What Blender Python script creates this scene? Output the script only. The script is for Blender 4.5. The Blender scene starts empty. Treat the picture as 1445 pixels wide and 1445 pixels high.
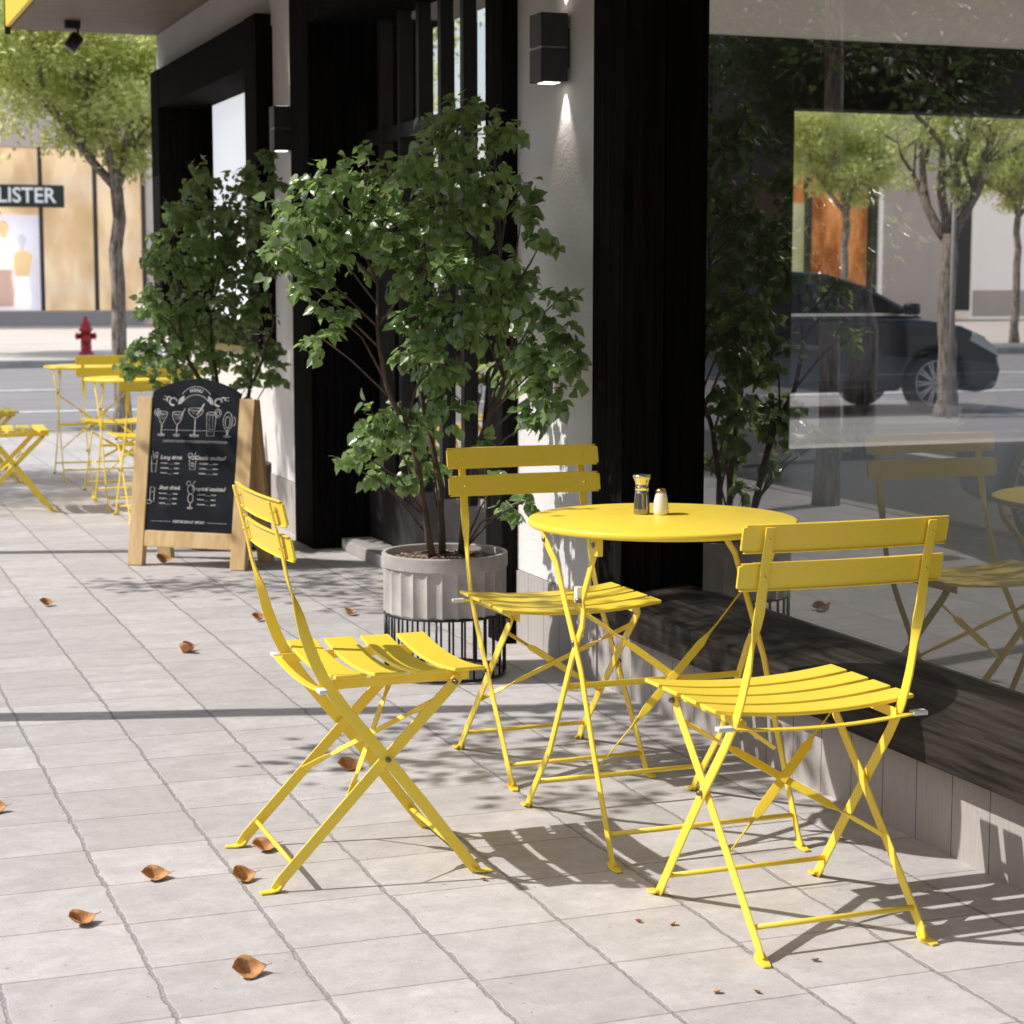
import bpy, bmesh, math, random
from mathutils import Vector, Matrix
random.seed(7)
PI = math.pi
sc = bpy.context.scene
COL = sc.collection
V = Vector

# ------------------------------------------------------------------ materials
def newmat(name):
    m = bpy.data.materials.new(name); m.use_nodes = True
    nt = m.node_tree; nt.nodes.clear()
    out = nt.nodes.new('ShaderNodeOutputMaterial')
    return m, nt, out

class N:
    """tiny node helper"""
    def __init__(s, nt): s.nt = nt
    def node(s, t, **k):
        n = s.nt.nodes.new(t)
        for a, b in k.items(): setattr(n, a, b)
        return n
    def link(s, a, b): s.nt.links.new(a, b)
    def set(s, sock, v):
        if hasattr(v, 'is_linked') or isinstance(v, bpy.types.NodeSocket): s.link(v, sock)
        else: sock.default_value = v
    def math(s, op, a, b=0.0, c=0.0, clamp=False):
        n = s.node('ShaderNodeMath', operation=op); n.use_clamp = clamp
        s.set(n.inputs[0], a); s.set(n.inputs[1], b); s.set(n.inputs[2], c)
        return n.outputs[0]
    def maprange(s, v, a, b, c=0.0, d=1.0):
        n = s.node('ShaderNodeMapRange'); n.interpolation_type = 'SMOOTHSTEP'
        s.set(n.inputs[0], v)
        for i, x in enumerate((a, b, c, d)): s.set(n.inputs[i+1], x)
        return n.outputs[0]
    def mix(s, f, a, b, mode='MIX'):
        n = s.node('ShaderNodeMix', data_type='RGBA', blend_type=mode)
        s.set(n.inputs[0], f)
        s.set(n.inputs[6], a if not isinstance(a, tuple) else (*a, 1))
        s.set(n.inputs[7], b if not isinstance(b, tuple) else (*b, 1))
        return n.outputs[2]
    def noise(s, vec, scale, detail=3.0, rough=.55):
        n = s.node('ShaderNodeTexNoise'); n.inputs['Scale'].default_value = scale
        n.inputs['Detail'].default_value = detail; n.inputs['Roughness'].default_value = rough
        if vec is not None: s.link(vec, n.inputs['Vector'])
        return n.outputs['Fac']
    def mapping(s, vec, scale=(1, 1, 1), loc=(0, 0, 0)):
        n = s.node('ShaderNodeMapping'); n.inputs['Scale'].default_value = scale
        n.inputs['Location'].default_value = loc; s.link(vec, n.inputs['Vector'])
        return n.outputs[0]
    def pos(s): return s.node('ShaderNodeNewGeometry').outputs['Position']
    def objc(s): return s.node('ShaderNodeTexCoord').outputs['Object']
    def bump(s, h, strength=.3, dist=.01):
        n = s.node('ShaderNodeBump'); n.inputs['Strength'].default_value = strength
        n.inputs['Distance'].default_value = dist; s.link(h, n.inputs['Height'])
        return n.outputs[0]
    def bsdf(s, out, color, rough=.5, metal=0, spec=.5, normal=None, emis=None, estr=0, **k):
        b = s.node('ShaderNodeBsdfPrincipled')
        s.set(b.inputs['Base Color'], color if not isinstance(color, tuple) else (*color, 1))
        s.set(b.inputs['Roughness'], rough); b.inputs['Metallic'].default_value = metal
        b.inputs['Specular IOR Level'].default_value = spec
        if normal is not None: s.link(normal, b.inputs['Normal'])
        if emis is not None:
            s.set(b.inputs['Emission Color'], emis if not isinstance(emis, tuple) else (*emis, 1))
            s.set(b.inputs['Emission Strength'], estr)
        for a, v in k.items(): b.inputs[a.replace('_', ' ')].default_value = v
        if out is not None: s.link(b.outputs[0], out.inputs[0])
        return b

def simple(name, color, rough=.5, metal=0, spec=.5, nscale=0, namt=.15, bump=0, bscale=80, stretch=(1, 1, 1), emis=None, estr=0, world=False, **k):
    m, nt, out = newmat(name); n = N(nt)
    vec = n.pos() if world else n.objc()
    col = color
    if nscale:
        f = n.noise(n.mapping(vec, stretch), nscale, 4)
        f = n.maprange(f, .3, .7)
        col = n.mix(f, tuple(c*(1-namt) for c in color), tuple(min(1, c*(1+namt)) for c in color))
    nor = None
    if bump:
        nor = n.bump(n.noise(n.mapping(vec, stretch), bscale, 4), bump, .004)
    n.bsdf(out, col, rough, metal, spec, nor, emis, estr, **k)
    return m

M = {}
def mk_materials():
    # yellow powder coat
    m, nt, out = newmat('yellow_powder_coat'); n = N(nt)
    f = n.noise(n.objc(), 9, 3)
    col = n.mix(f, (.90, .672, .060), (.95, .715, .074))
    dust = n.maprange(n.noise(n.objc(), 34, 6, .7), .52, .80)
    col = n.mix(n.math('MULTIPLY', dust, .16), col, (.55, .45, .22))
    rg = n.math('MULTIPLY_ADD', n.noise(n.objc(), 22, 4), .22, .27)
    n.bsdf(out, col, rg, 0, .45, n.bump(n.noise(n.objc(), 700, 3), .10, .001))
    M['yellow'] = m
    # pavers
    m, nt, out = newmat('stone_pavers'); n = N(nt)
    P = n.pos(); sep = n.node('ShaderNodeSeparateXYZ'); n.link(P, sep.inputs[0])
    X, Y = sep.outputs[0], sep.outputs[1]
    w1 = n.math('MULTIPLY', n.math('SUBTRACT', n.noise(n.mapping(P, (1, 1, 1)), 5, 2), .5), .010)
    w2 = n.math('MULTIPLY', n.math('SUBTRACT', n.noise(n.mapping(P, (1, 1, 1), (5, 3, 0)), 15, 4, .6), .5), .017)
    xw = n.math('ADD', X, n.math('ADD', w1, w2))
    yw = n.math('ADD', Y, n.math('MULTIPLY', n.math('SUBTRACT', n.noise(P, 14, 3), .5), .006))
    u = n.math('DIVIDE', n.math('SUBTRACT', xw, .5695), .2652)
    v0 = n.math('DIVIDE', n.math('SUBTRACT', yw, 2.903), .2588)
    fu = n.math('FLOOR', u)
    wn = n.node('ShaderNodeTexWhiteNoise', noise_dimensions='1D'); n.link(fu, wn.inputs['W'])
    v = n.math('ADD', v0, n.math('MULTIPLY', n.math('SUBTRACT', wn.outputs[0], .5), .10))
    du = n.math('MULTIPLY', n.math('PINGPONG', u, .5), .2652)
    dv = n.math('MULTIPLY', n.math('PINGPONG', v, .5), .2588)
    cmb = n.node('ShaderNodeCombineXYZ'); n.link(fu, cmb.inputs[0]); n.link(n.math('FLOOR', v), cmb.inputs[1])
    wc = n.node('ShaderNodeTexWhiteNoise', noise_dimensions='2D'); n.link(cmb.outputs[0], wc.inputs['Vector'])
    jw = n.math('MULTIPLY', n.maprange(n.noise(P, 30, 4, .7), .25, .75), .0052)
    ju = n.maprange(n.math('SUBTRACT', du, jw), .0, .0042)     # 0 in the joint
    jv = n.maprange(n.math('SUBTRACT', dv, n.math('MULTIPLY', n.maprange(n.noise(P, 70, 3), .4, .7), .0016)), .0008, .0030)
    streak = n.noise(n.mapping(P, (3, 5, 1)), 2.1, 8, .70)
    cloud = n.noise(P, 3.2, 5, .6)
    fine = n.noise(P, 240, 3, .7)
    base = n.mix(n.maprange(streak, .3, .7), (.500, .470, .455), (.645, .614, .597))
    base = n.mix(n.math('MULTIPLY', n.maprange(cloud, .35, .7), .55), base, (.58, .545, .52))
    tint = n.math('MULTIPLY_ADD', wc.outputs[0], .20, .87)
    tc = n.node('ShaderNodeCombineColor'); [n.link(tint, tc.inputs[i]) for i in range(3)]
    base = n.mix(1.0, base, tc.outputs[0], 'MULTIPLY')
    base = n.mix(n.math('MULTIPLY', n.maprange(fine, .35, .75), .18), base, (.30, .27, .25))
    mott = n.maprange(n.noise(n.mapping(P, (1, 1, 1), (9, 2, 0)), 17, 9, .74), .36, .66)
    base = n.mix(n.math('MULTIPLY', n.math('SUBTRACT', 1.0, mott), .30), base, (.34, .315, .30))
    spots = n.maprange(n.noise(P, 60, 2, .5), .70, .76)
    base = n.mix(n.math('MULTIPLY', spots, .7), base, (.22, .19, .17))
    sand = n.mix(n.maprange(n.noise(P, 260, 3, .7), .3, .7), (.30, .283, .270), (.50, .478, .460))
    core = n.maprange(n.noise(P, 120, 3, .7), .42, .60)
    sand = n.mix(core, (.29, .275, .265), sand)
    colr = n.mix(ju, sand, base)
    colr = n.mix(n.math('MULTIPLY_ADD', jv, .62, .38), (.20, .18, .165), colr)
    rl = n.math('MULTIPLY', n.maprange(n.noise(n.mapping(P, (1, 1.4, 1)), 15, 9, .68), .2, .8), .55)
    h = n.math('ADD', n.math('ADD', n.math('MULTIPLY', ju, .55), n.math('MULTIPLY', jv, .40)),
               n.math('ADD', rl, n.math('MULTIPLY', fine, .28)))
    n.bsdf(out, colr, .72, 0, .3, n.bump(h, .5, .006))
    M['paver'] = m
    # plaster
    m, nt, out = newmat('rough_plaster'); n = N(nt); P = n.pos()
    col = n.mix(n.maprange(n.noise(P, 2.2, 4), .3, .7), (.72, .69, .665), (.78, .75, .725))
    h = n.math('ADD', n.noise(P, 95, 5, .6), n.math('MULTIPLY', n.noise(P, 28, 3), .7))
    n.bsdf(out, col, .9, 0, .2, n.bump(h, .55, .006)); M['plaster'] = m
    # plinth concrete with vertical joints
    m, nt, out = newmat('plinth_stone'); n = N(nt); P = n.pos()
    sep = n.node('ShaderNodeSeparateXYZ'); n.link(P, sep.inputs[0])
    dy = n.math('MULTIPLY', n.math('PINGPONG', n.math('DIVIDE', n.math('SUBTRACT', sep.outputs[1], 3.515), .142), .5), .142)
    j = n.maprange(dy, .0008, .0022)
    col = n.mix(n.noise(n.mapping(P, (1, 14, 1.5)), 9, 5), (.36, .325, .30), (.50, .46, .425))
    col = n.mix(j, (.12, .105, .095), col)
    h = n.math('ADD', j, n.math('MULTIPLY', n.noise(n.mapping(P, (1, 12, 2)), 22, 5), .35))
    n.bsdf(out, col, .8, 0, .25, n.bump(h, .4, .005)); M['plinth'] = m
    # dark timber, vertical grain
    def wood(name, st, c0, c1, rough, sp=.35, b=.3):
        m, nt, out = newmat(name); n = N(nt); P = n.pos()
        g = n.noise(n.mapping(P, st), 7, 6, .65)
        col = n.mix(n.maprange(g, .3, .72), c0, c1)
        h = g
        n.bsdf(out, col, rough, 0, sp, n.bump(h, b, .004)); return m
    M['black_wood'] = wood('black_timber', (9, 9, .35), (.0035, .0030, .0028), (.016, .0135, .0125), .85, sp=.04)
    M['sill_wood'] = wood('dark_sill_timber', (7, .5, 9), (.009, .0075, .0065), (.050, .041, .035), .6, .12)
    M['soffit'] = wood('brown_soffit_boards', (.6, 6, 1), (.17, .138, .108), (.25, .208, .168), .6, b=.1)
    M['oak'] = None
    m, nt, out = newmat('pine_frame'); n = N(nt); P = n.objc()
    g = n.noise(n.mapping(P, (9, 9, .9)), 3.0, 5, .6)
    col = n.mix(n.maprange(g, .3, .7), (.60, .385, .17), (.76, .545, .285))
    n.bsdf(out, col, .55, 0, .3, n.bump(g, .12, .003)); M['oak'] = m
    M['black_metal'] = simple('black_metal', (.012, .011, .011), .42)
    M['bar_metal'] = simple('charcoal_bars', (.028, .026, .026), .5, nscale=6, namt=.2)
    M['lamp_metal'] = simple('graphite_metal', (.035, .033, .032), .5, .2, nscale=30, namt=.1)
    M['bolt'] = simple('steel_bolt', (.22, .20, .17), .35, .9)
    M['cap'] = simple('white_plastic', (.72, .72, .70), .45)
    M['chrome'] = simple('polished_steel', (.72, .70, .68), .12, 1)
    M['ceramic'] = simple('white_ceramic', (.82, .80, .76), .18)
    M['concrete'] = None
    m, nt, out = newmat('fluted_concrete'); n = N(nt); P = n.objc()
    col = n.mix(n.maprange(n.noise(P, 6, 6, .6), .3, .72), (.38, .35, .315), (.58, .54, .495))
    col = n.mix(n.math('MULTIPLY', n.maprange(n.noise(P, 70, 3), .62, .75), .5), col, (.23, .21, .19))
    n.bsdf(out, col, .85, 0, .2, n.bump(n.noise(P, 120, 4), .35, .003)); M['concrete'] = m
    m, nt, out = newmat('bark_mulch'); n = N(nt); P = n.objc()
    vor = n.node('ShaderNodeTexVoronoi'); vor.inputs['Scale'].default_value = 55; n.link(P, vor.inputs['Vector'])
    ramp = n.mix(n.maprange(n.noise(P, 45, 3), .35, .7), (.045, .026, .018), (.42, .29, .22))
    n.bsdf(out, ramp, .9, 0, .2, n.bump(vor.outputs['Distance'], .9, .02)); M['soil'] = m
    M['bark'] = simple('young_bark', (.115, .075, .05), .8, nscale=30, namt=.35, bump=.5, bscale=50, stretch=(1, 1, .3))
    m, nt, out = newmat('tree_bark'); n = N(nt); P = n.objc()
    g = n.noise(n.mapping(P, (5, 5, 1)), 7, 6, .7)
    col = n.mix(n.maprange(g, .35, .65), (.14, .108, .088), (.46, .40, .34))
    n.bsdf(out, col, .9, 0, .2, n.bump(g, .9, .03)); M['tree_bark'] = m
    def leaf(name, c0, c1, tr, rough, spec, tc):
        m, nt, out = newmat(name); n = N(nt)
        g = n.node('ShaderNodeNewGeometry'); rnd = g.outputs['Random Per Island']
        col = n.mix(rnd, c0, c1)
        b = n.bsdf(None, col, rough, 0, spec)
        t = n.node('ShaderNodeBsdfTranslucent')
        tcol = n.mix(rnd, tuple(x*.8 for x in tc), tc); n.link(tcol, t.inputs[0])
        mx = n.node('ShaderNodeMixShader'); mx.inputs[0].default_value = tr
        n.link(b.outputs[0], mx.inputs[1]); n.link(t.outputs[0], mx.inputs[2]); n.link(mx.outputs[0], out.inputs[0])
        return m
    M['leaf'] = leaf('glossy_heart_leaf', (.125, .200, .080), (.245, .345, .14), .42, .24, .9, (.48, .68, .20))
    M['tree_leaf'] = leaf('sunlit_tree_leaf', (.42, .47, .15), (.66, .70, .28), .6, .5, .3, (.96, .99, .50))
    M['dark_leaf'] = leaf('dense_tree_leaf', (.030, .055, .014), (.06, .10, .022), .3, .45, .4, (.13, .22, .03))
    m, nt, out = newmat('dry_leaf'); n = N(nt); P = n.objc()
    col = n.mix(n.maprange(n.noise(P, 60, 4), .3, .7), (.38, .165, .06), (.62, .32, .13))
    n.bsdf(out, col, .7, 0, .3, n.bump(n.noise(P, 200, 2), .3, .002)); M['dry'] = m
    # chalkboard
    m, nt, out = newmat('chalkboard'); n = N(nt); P = n.objc()
    f = n.maprange(n.noise(n.mapping(P, (1.2, 1, 2)), 4, 4), .45, .8)
    n.bsdf(out, n.mix(f, (.006, .0075, .010), (.026, .028, .032)), .38, 0, .4); M['board'] = m
    M['chalk'] = simple('chalk', (.60, .57, .54), .95, nscale=90, namt=.35)
    # glass
    m, nt, out = newmat('shop_glass'); n = N(nt)
    lw = n.node('ShaderNodeLayerWeight'); lw.inputs[0].default_value = .5
    fac = n.math('MULTIPLY_ADD', n.math('POWER', lw.outputs['Facing'], 4.0), .9, .19, clamp=True)
    tr = n.node('ShaderNodeBsdfTransparent'); tr.inputs[0].default_value = (.70, .695, .675, 1)
    gl = n.node('ShaderNodeBsdfGlossy'); gl.inputs['Roughness'].default_value = 0.0; gl.inputs[0].default_value = (.92, .90, .88, 1)
    nb = n.bump(n.noise(n.pos(), 1.1, 1), .02, .01); n.link(nb, gl.inputs['Normal'])
    mx = n.node('ShaderNodeMixShader'); n.link(fac, mx.inputs[0]); n.link(tr.outputs[0], mx.inputs[1]); n.link(gl.outputs[0], mx.inputs[2])
    n.link(mx.outputs[0], out.inputs[0]); M['glass'] = m
    M['door_glass'] = m.copy(); M['door_glass'].name = 'entrance_glass'
    for q in M['door_glass'].node_tree.nodes:
        if q.type == 'MATH' and q.operation == 'MULTIPLY_ADD': q.inputs[1].default_value = 1.6; q.inputs[2].default_value = .36
    M['car_glass'] = simple('tinted_car_glass', (.003, .004, .004), .12, 0, .35)
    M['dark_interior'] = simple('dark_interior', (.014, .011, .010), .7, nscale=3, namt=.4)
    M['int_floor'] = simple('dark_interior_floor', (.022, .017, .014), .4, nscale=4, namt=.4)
    M['int_ceiling'] = simple('glowing_ceiling', (.5, .46, .42), .9, emis=(.62, .54, .47), estr=.52, nscale=.6, namt=.1, world=True)  # emission stands in for light falling on the room's ceiling
    M['window_glow'] = simple('reflection_glow', (.75, .76, .8), .4, emis=(.80, .82, .88), estr=.80, nscale=1.2, namt=.05)  # emissive stand-in for a bright reflection in the framed window
    M['fascia'] = simple('yellow_fascia', (.82, .56, .04), .45, emis=(.85, .6, .06), estr=.12)  # slight emission lightens the fascia beyond the light it receives
    M['awning'] = simple('yellow_canvas', (.80, .55, .05), .8)
    M['lens'] = simple('lamp_lens', (.9, .88, .84), .3, emis=(1, .93, .84), estr=3.0)
    # asphalt and road
    m, nt, out = newmat('asphalt'); n = N(nt); P = n.pos()
    col = n.mix(n.noise(P, 60, 4), (.19, .18, .178), (.31, .295, .288))
    col = n.mix(n.math('MULTIPLY', n.maprange(n.noise(n.mapping(P, (.3, 1.4, 1)), 1.3, 4), .35, .7), .5), col, (.36, .335, .325))
    n.bsdf(out, col, .85, 0, .3, n.bump(n.noise(P, 160, 3), .4, .01)); M['asphalt'] = m
    M['road_paint'] = simple('road_paint', (.72, .71, .68), .7, nscale=14, namt=.22, world=True)
    M['kerb'] = simple('kerb_stone', (.40, .37, .34), .8, nscale=5, namt=.12, world=True)
    M['far_paving'] = simple('pale_far_paving', (.60, .53, .46), .85, nscale=1.2, namt=.14, stretch=(.3, 1, 1), world=True)
    # far buildings
    M['far_wall'] = simple('far_render', (.42, .365, .33), .9, nscale=.5, namt=.08, emis=(.40, .34, .30), estr=.45, world=True)  # emission replaces daylight on walls that face away from the sun
    M['far_white'] = simple('far_white_render', (.75, .70, .66), .9, nscale=.5, namt=.05, emis=(.72, .66, .62), estr=.75, world=True)  # white walls glow as well, as if sunlit
    M['far_plinth'] = simple('far_plinth', (.22, .21, .21), .8, emis=(.2, .19, .19), estr=.4)  # same added glow in place of daylight on the plinth
    M['mullion'] = simple('far_mullion', (.05, .04, .035), .6)
    m, nt, out = newmat('lit_shop_interior'); n = N(nt); P = n.pos()
    a = n.noise(n.mapping(P, (.55, 1, .22)), 1.6, 3)
    b = n.noise(n.mapping(P, (.25, 1, 1.3)), 1.1, 3)
    c = n.mix(n.maprange(a, .35, .65), (.62, .42, .22), (.95, .74, .48))
    c = n.mix(n.math('MULTIPLY', n.maprange(b, .4, .7), .6), c, (.72, .58, .44))
    n.bsdf(out, c, .5, 0, .3, None, c, .62); M['shop_warm'] = m
    m, nt, out = newmat('orange_panelled_interior'); n = N(nt); P = n.pos()
    a = n.noise(n.mapping(P, (1.6, 1, .5)), 1.0, 4)
    c = n.mix(n.maprange(a, .35, .65), (.30, .075, .016), (.85, .33, .10))
    n.bsdf(out, c, .5, 0, .3, None, c, .55); M['shop_orange'] = m
    M['shop_cool'] = simple('cool_shop_display', (.55, .54, .60), .5, emis=(.62, .60, .68), estr=.85, nscale=.9, namt=.2, world=True)
    M['shop_green'] = simple('pale_green_display', (.5, .5, .3), .5, emis=(.52, .50, .28), estr=.6, nscale=.7, namt=.3, world=True)
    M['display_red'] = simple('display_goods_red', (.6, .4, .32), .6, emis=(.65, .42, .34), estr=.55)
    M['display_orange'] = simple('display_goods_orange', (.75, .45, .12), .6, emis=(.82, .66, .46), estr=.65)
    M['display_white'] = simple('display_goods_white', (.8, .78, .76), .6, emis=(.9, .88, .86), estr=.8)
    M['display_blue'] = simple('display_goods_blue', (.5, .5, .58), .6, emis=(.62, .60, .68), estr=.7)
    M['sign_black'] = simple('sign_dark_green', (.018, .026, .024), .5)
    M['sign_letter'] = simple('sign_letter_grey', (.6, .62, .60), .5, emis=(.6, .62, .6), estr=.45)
    M['brown_block'] = simple('opposite_render', (.07, .06, .055), .9, nscale=.6, namt=.2, world=True)
    M['car_blue'] = simple('dark_blue_paint', (.012, .015, .028), .16, .1, .6, Coat_Weight=.25)
    M['car_navy'] = simple('navy_paint', (.13, .20, .46), .25, .1, .6, Coat_Weight=.6)
    M['tyre'] = simple('tyre_rubber', (.015, .015, .015), .8)
    M['alloy'] = simple('alloy_rim', (.62, .61, .60), .4, .2)
    M['headlight'] = simple('headlight_glass', (.5, .52, .55), .08, .2)
    M['red_paint'] = simple('red_paint', (.42, .022, .02), .4, nscale=14, namt=.2)
mk_materials()

# ------------------------------------------------------------------ mesh builder
class MB:
    def __init__(s): s.v = []; s.f = []; s.sm = []
    def add(s, vs, fs, smooth=False, mtx=None):
        o = len(s.v)
        s.v += [tuple(mtx @ V(p)) if mtx else tuple(p) for p in vs]
        s.f += [[i+o for i in f] for f in fs]; s.sm += [smooth]*len(fs)
        return s
    def box(s, x0, y0, z0, x1, y1, z1, mtx=None):
        vs = [(x, y, z) for z in (z0, z1) for y in (y0, y1) for x in (x0, x1)]
        fs = [(0, 2, 3, 1), (4, 5, 7, 6), (0, 1, 5, 4), (2, 6, 7, 3), (0, 4, 6, 2), (1, 3, 7, 5)]
        return s.add(vs, fs, False, mtx)
    def tube(s, pts, r, seg=8, cap=True):
        pts = [V(p) for p in pts]; n = len(pts)
        rs = r if isinstance(r, (list, tuple)) else [r]*n
        vs = []; fs = []; up = None
        for i, p in enumerate(pts):
            t = (pts[min(i+1, n-1)]-pts[max(i-1, 0)]).normalized()
            if up is None:
                a = V((0, 0, 1)) if abs(t.z) < .9 else V((1, 0, 0))
                up = t.cross(a).normalized()
            up = (up - t*up.dot(t)).normalized(); b = t.cross(up)
            for k in range(seg):
                an = 2*PI*k/seg
                vs.append(p + (up*math.cos(an)+b*math.sin(an))*rs[i])
        for i in range(n-1):
            for k in range(seg):
                a = i*seg+k; b2 = i*seg+(k+1) % seg
                fs.append((a, b2, b2+seg, a+seg))
        if cap: fs += [tuple(range(seg))[::-1], tuple((n-1)*seg+k for k in range(seg))]
        return s.add(vs, fs, True)
    def lathe(s, prof, seg=32, c=(0, 0, 0), mtx=None):
        vs = []; fs = []; n = len(prof)
        for r, z in prof:
            for k in range(seg):
                a = 2*PI*k/seg; vs.append((c[0]+r*math.cos(a), c[1]+r*math.sin(a), c[2]+z))
        for i in range(n-1):
            for k in range(seg):
                a = i*seg+k; b = i*seg+(k+1) % seg
                fs.append((a, b, b+seg, a+seg))
        fs += [tuple(range(seg))[::-1], tuple((n-1)*seg+k for k in range(seg))]
        return s.add(vs, fs, True, mtx)
    def bar(s, pts, w, t, ang=0.0, side=(1, 0, 0), smooth=False):
        """flat bar along pts; width direction = side rotated by ang (deg) about the tangent"""
        pts = [V(p) for p in pts]; n = len(pts)
        L = lambda q: q if isinstance(q, (list, tuple)) else [q]*n
        w, t, ang = L(w), L(t), L(ang); S = V(side); vs = []; fs = []
        for i, p in enumerate(pts):
            T = (pts[min(i+1, n-1)]-pts[max(i-1, 0)]).normalized()
            a = (S-T*S.dot(T)).normalized(); b = T.cross(a); an = math.radians(ang[i])
            wd = a*math.cos(an)+b*math.sin(an); nd = T.cross(wd)
            for sx, sy in ((-1, -1), (1, -1), (1, 1), (-1, 1)):
                vs.append(p+wd*(w[i]/2*sx)+nd*(t[i]/2*sy))
        for i in range(n-1):
            for k in range(4):
                a = i*4+k; b2 = i*4+(k+1) % 4
                fs.append((a, b2, b2+4, a+4))
        fs += [(3, 2, 1, 0), tuple((n-1)*4+k for k in range(4))]
        return s.add(vs, fs, smooth)
    def prism(s, poly, depth, mtx=None):
        """poly in XZ plane, extruded along +y from 0 to depth"""
        n = len(poly)
        vs = [(x, 0, z) for x, z in poly]+[(x, depth, z) for x, z in poly]
        fs = [tuple(range(n)), tuple(range(2*n-1, n-1, -1))]
        fs += [((i+1) % n, i, i+n, (i+1) % n+n) for i in range(n)]
        return s.add(vs, fs, False, mtx)
    def build(s, name, mat, parent=None, bevel=0, seg=2, loc=None, subsurf=0):
        me = bpy.data.meshes.new(name); me.from_pydata([tuple(p) for p in s.v], [], s.f)
        me.validate(); me.update()
        if len(me.polygons) == len(s.sm): me.polygons.foreach_set('use_smooth', s.sm)
        bm = bmesh.new(); bm.from_mesh(me); bmesh.ops.recalc_face_normals(bm, faces=bm.faces); bm.to_mesh(me); bm.free()
        me.materials.append(mat)
        o = bpy.data.objects.new(name, me); COL.objects.link(o)
        if parent is not None: o.parent = parent
        if loc: o.location = loc
        if bevel:
            b = o.modifiers.new('bevel', 'BEVEL'); b.width = bevel; b.segments = seg
            b.limit_method = 'ANGLE'; b.angle_limit = math.radians(35)
            me.polygons.foreach_set('use_smooth', [True]*len(me.polygons))
            wn = o.modifiers.new('wn', 'WEIGHTED_NORMAL'); wn.keep_sharp = True
        return o

def raw(name, mat, vs, fs, parent=None, smooth=True):
    me = bpy.data.meshes.new(name); me.from_pydata(vs, [], fs)
    me.polygons.foreach_set('use_smooth', [smooth]*len(fs)); me.materials.append(mat)
    o = bpy.data.objects.new(name, me); COL.objects.link(o)
    if parent is not None: o.parent = parent
    return o

def thing(name, label, cat, loc=(0, 0, 0), rz=0, group=None):
    o = bpy.data.objects.new(name, None); COL.objects.link(o); o.empty_display_size = .1
    o.location = loc; o.rotation_euler = (0, 0, math.radians(rz)); tag(o, label, cat, group)
    return o
def tag(o, label, cat, group=None):
    o['label'] = label; o['category'] = cat
    if group: o['group'] = group
    return o
def struct(o): o['kind'] = 'structure'; return o
def dup(root, loc, rz, label, group=None):
    kids = {}
    for o in bpy.data.objects:
        if o.parent: kids.setdefault(o.parent.name, []).append(o)
    def rec(o, par):
        c = o.copy(); COL.objects.link(c)
        if par is not None: c.parent = par
        for ch in kids.get(o.name, []): rec(ch, c)
        return c
    r = rec(root, None); r.location = loc; r.rotation_euler = (0, 0, math.radians(rz)); r['label'] = label
    if group: r['group'] = group
    return r

# ------------------------------------------------------------------ ground
W = 2.315
struct(MB().box(-150, -120, -.5, 250, 260, -.12).build('road', M['asphalt']))
struct(MB().box(-.68, -12, -.45, 4.9, 16.35, 0).box(4.9, -12, -.45, 60, 13.05, 0).build('pavement', M['paver']))
kb = MB()
kb.box(-.80, -12, -.45, -.683, 16.353, .004); kb.box(-.683, 16.353, -.45, 5.05, 16.50, .004); kb.box(4.903, 13.20, -.45, 5.05, 16.353, .004); kb.box(4.903, 13.053, -.45, 60, 13.20, .004)
struct(kb.build('kerb', M['kerb'], bevel=.012))
struct(MB().box(-60, 32.3, -.45, 120, 110, 0).build('far_pavement', M['far_paving']))
struct(MB().box(-60, 32.1, -.45, 120, 32.297, .006).build('far_kerb', M['kerb'], bevel=.02))
MR = simple('dark_asphalt', (.075, .072, .072), .85, nscale=60, namt=.35, world=True, bump=.4, bscale=160)
struct(MB().box(-12.5, -60, -.3, -.80, 16.3, -.116).build('main_road', MR))
rp = MB()
rp.box(-60, 20.9, -.118, 120, 21.08, -.112)
for k in range(-12, 30): rp.box(k*4.2, 25.2, -.118, k*4.2+3.2, 25.38, -.112)
rp.box(-3.6, -30, -.118, -3.45, 15.5, -.110)
struct(rp.build('road_marking', M['road_paint']))

# ------------------------------------------------------------------ cafe building
cafe = thing('cafe_building', 'pale plastered cafe building with black timber window frames and a dark shopfront', 'building', (W, 6, 0))
def B(name, mat, boxes, bevel=.003, parent=None):
    mb = MB()
    for b in boxes: mb.box(*b)
    o = mb.build(name, mat, None, bevel)
    p = parent or cafe
    o.parent = p; o.matrix_parent_inverse = Matrix.Translation(V(p.matrix_basis.translation)).inverted() if p is cafe else Matrix.Identity(4)
    if p is not cafe: o.matrix_parent_inverse = Matrix.Identity(4)
    return o
# plaster: two piers, the far corner, and the wall above the openings
B('wall', M['plaster'], [
    (W, 5.481, .259, 2.424, 6.19, 2.82), (W, 9.10, .259, 2.62, 9.66, 2.82), (W, 12.66, .259, 2.62, 12.85, 2.82),
    (W, 9.66, 2.50, 2.62, 12.66, 2.82), (W, 6.19, 2.62, 2.62, 9.10, 2.82), (W, -5, 2.703, 2.62, 5.481, 2.82),
    (W, 9.66, .259, 2.62, 12.66, .90)], 0)
B('upper_storey', M['plaster'], [(W, -5, 3.32, 9.6, 12.85, 6.5)], 0)
B('plinth', M['plinth'], [(W-.006, 5.481, 0, 2.423, 6.186, .256), (W-.006, 9.104, 0, 2.62, 12.853, .256), (W, -5, 0, 2.423, 5.478, .209)], 0)
# canopy soffit
B('canopy', M['soffit'], [(1.40, -5, 2.823, 2.62, 12.88, 3.30)], 0)
B('canopy_fascia', M['fascia'], [(1.37, -5, 2.835, 1.397, 12.86, 3.55)], 0)
B('fascia_end', M['black_metal'], [(1.365, 12.863, 2.79, 1.40, 12.89, 3.56)], 0)
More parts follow.
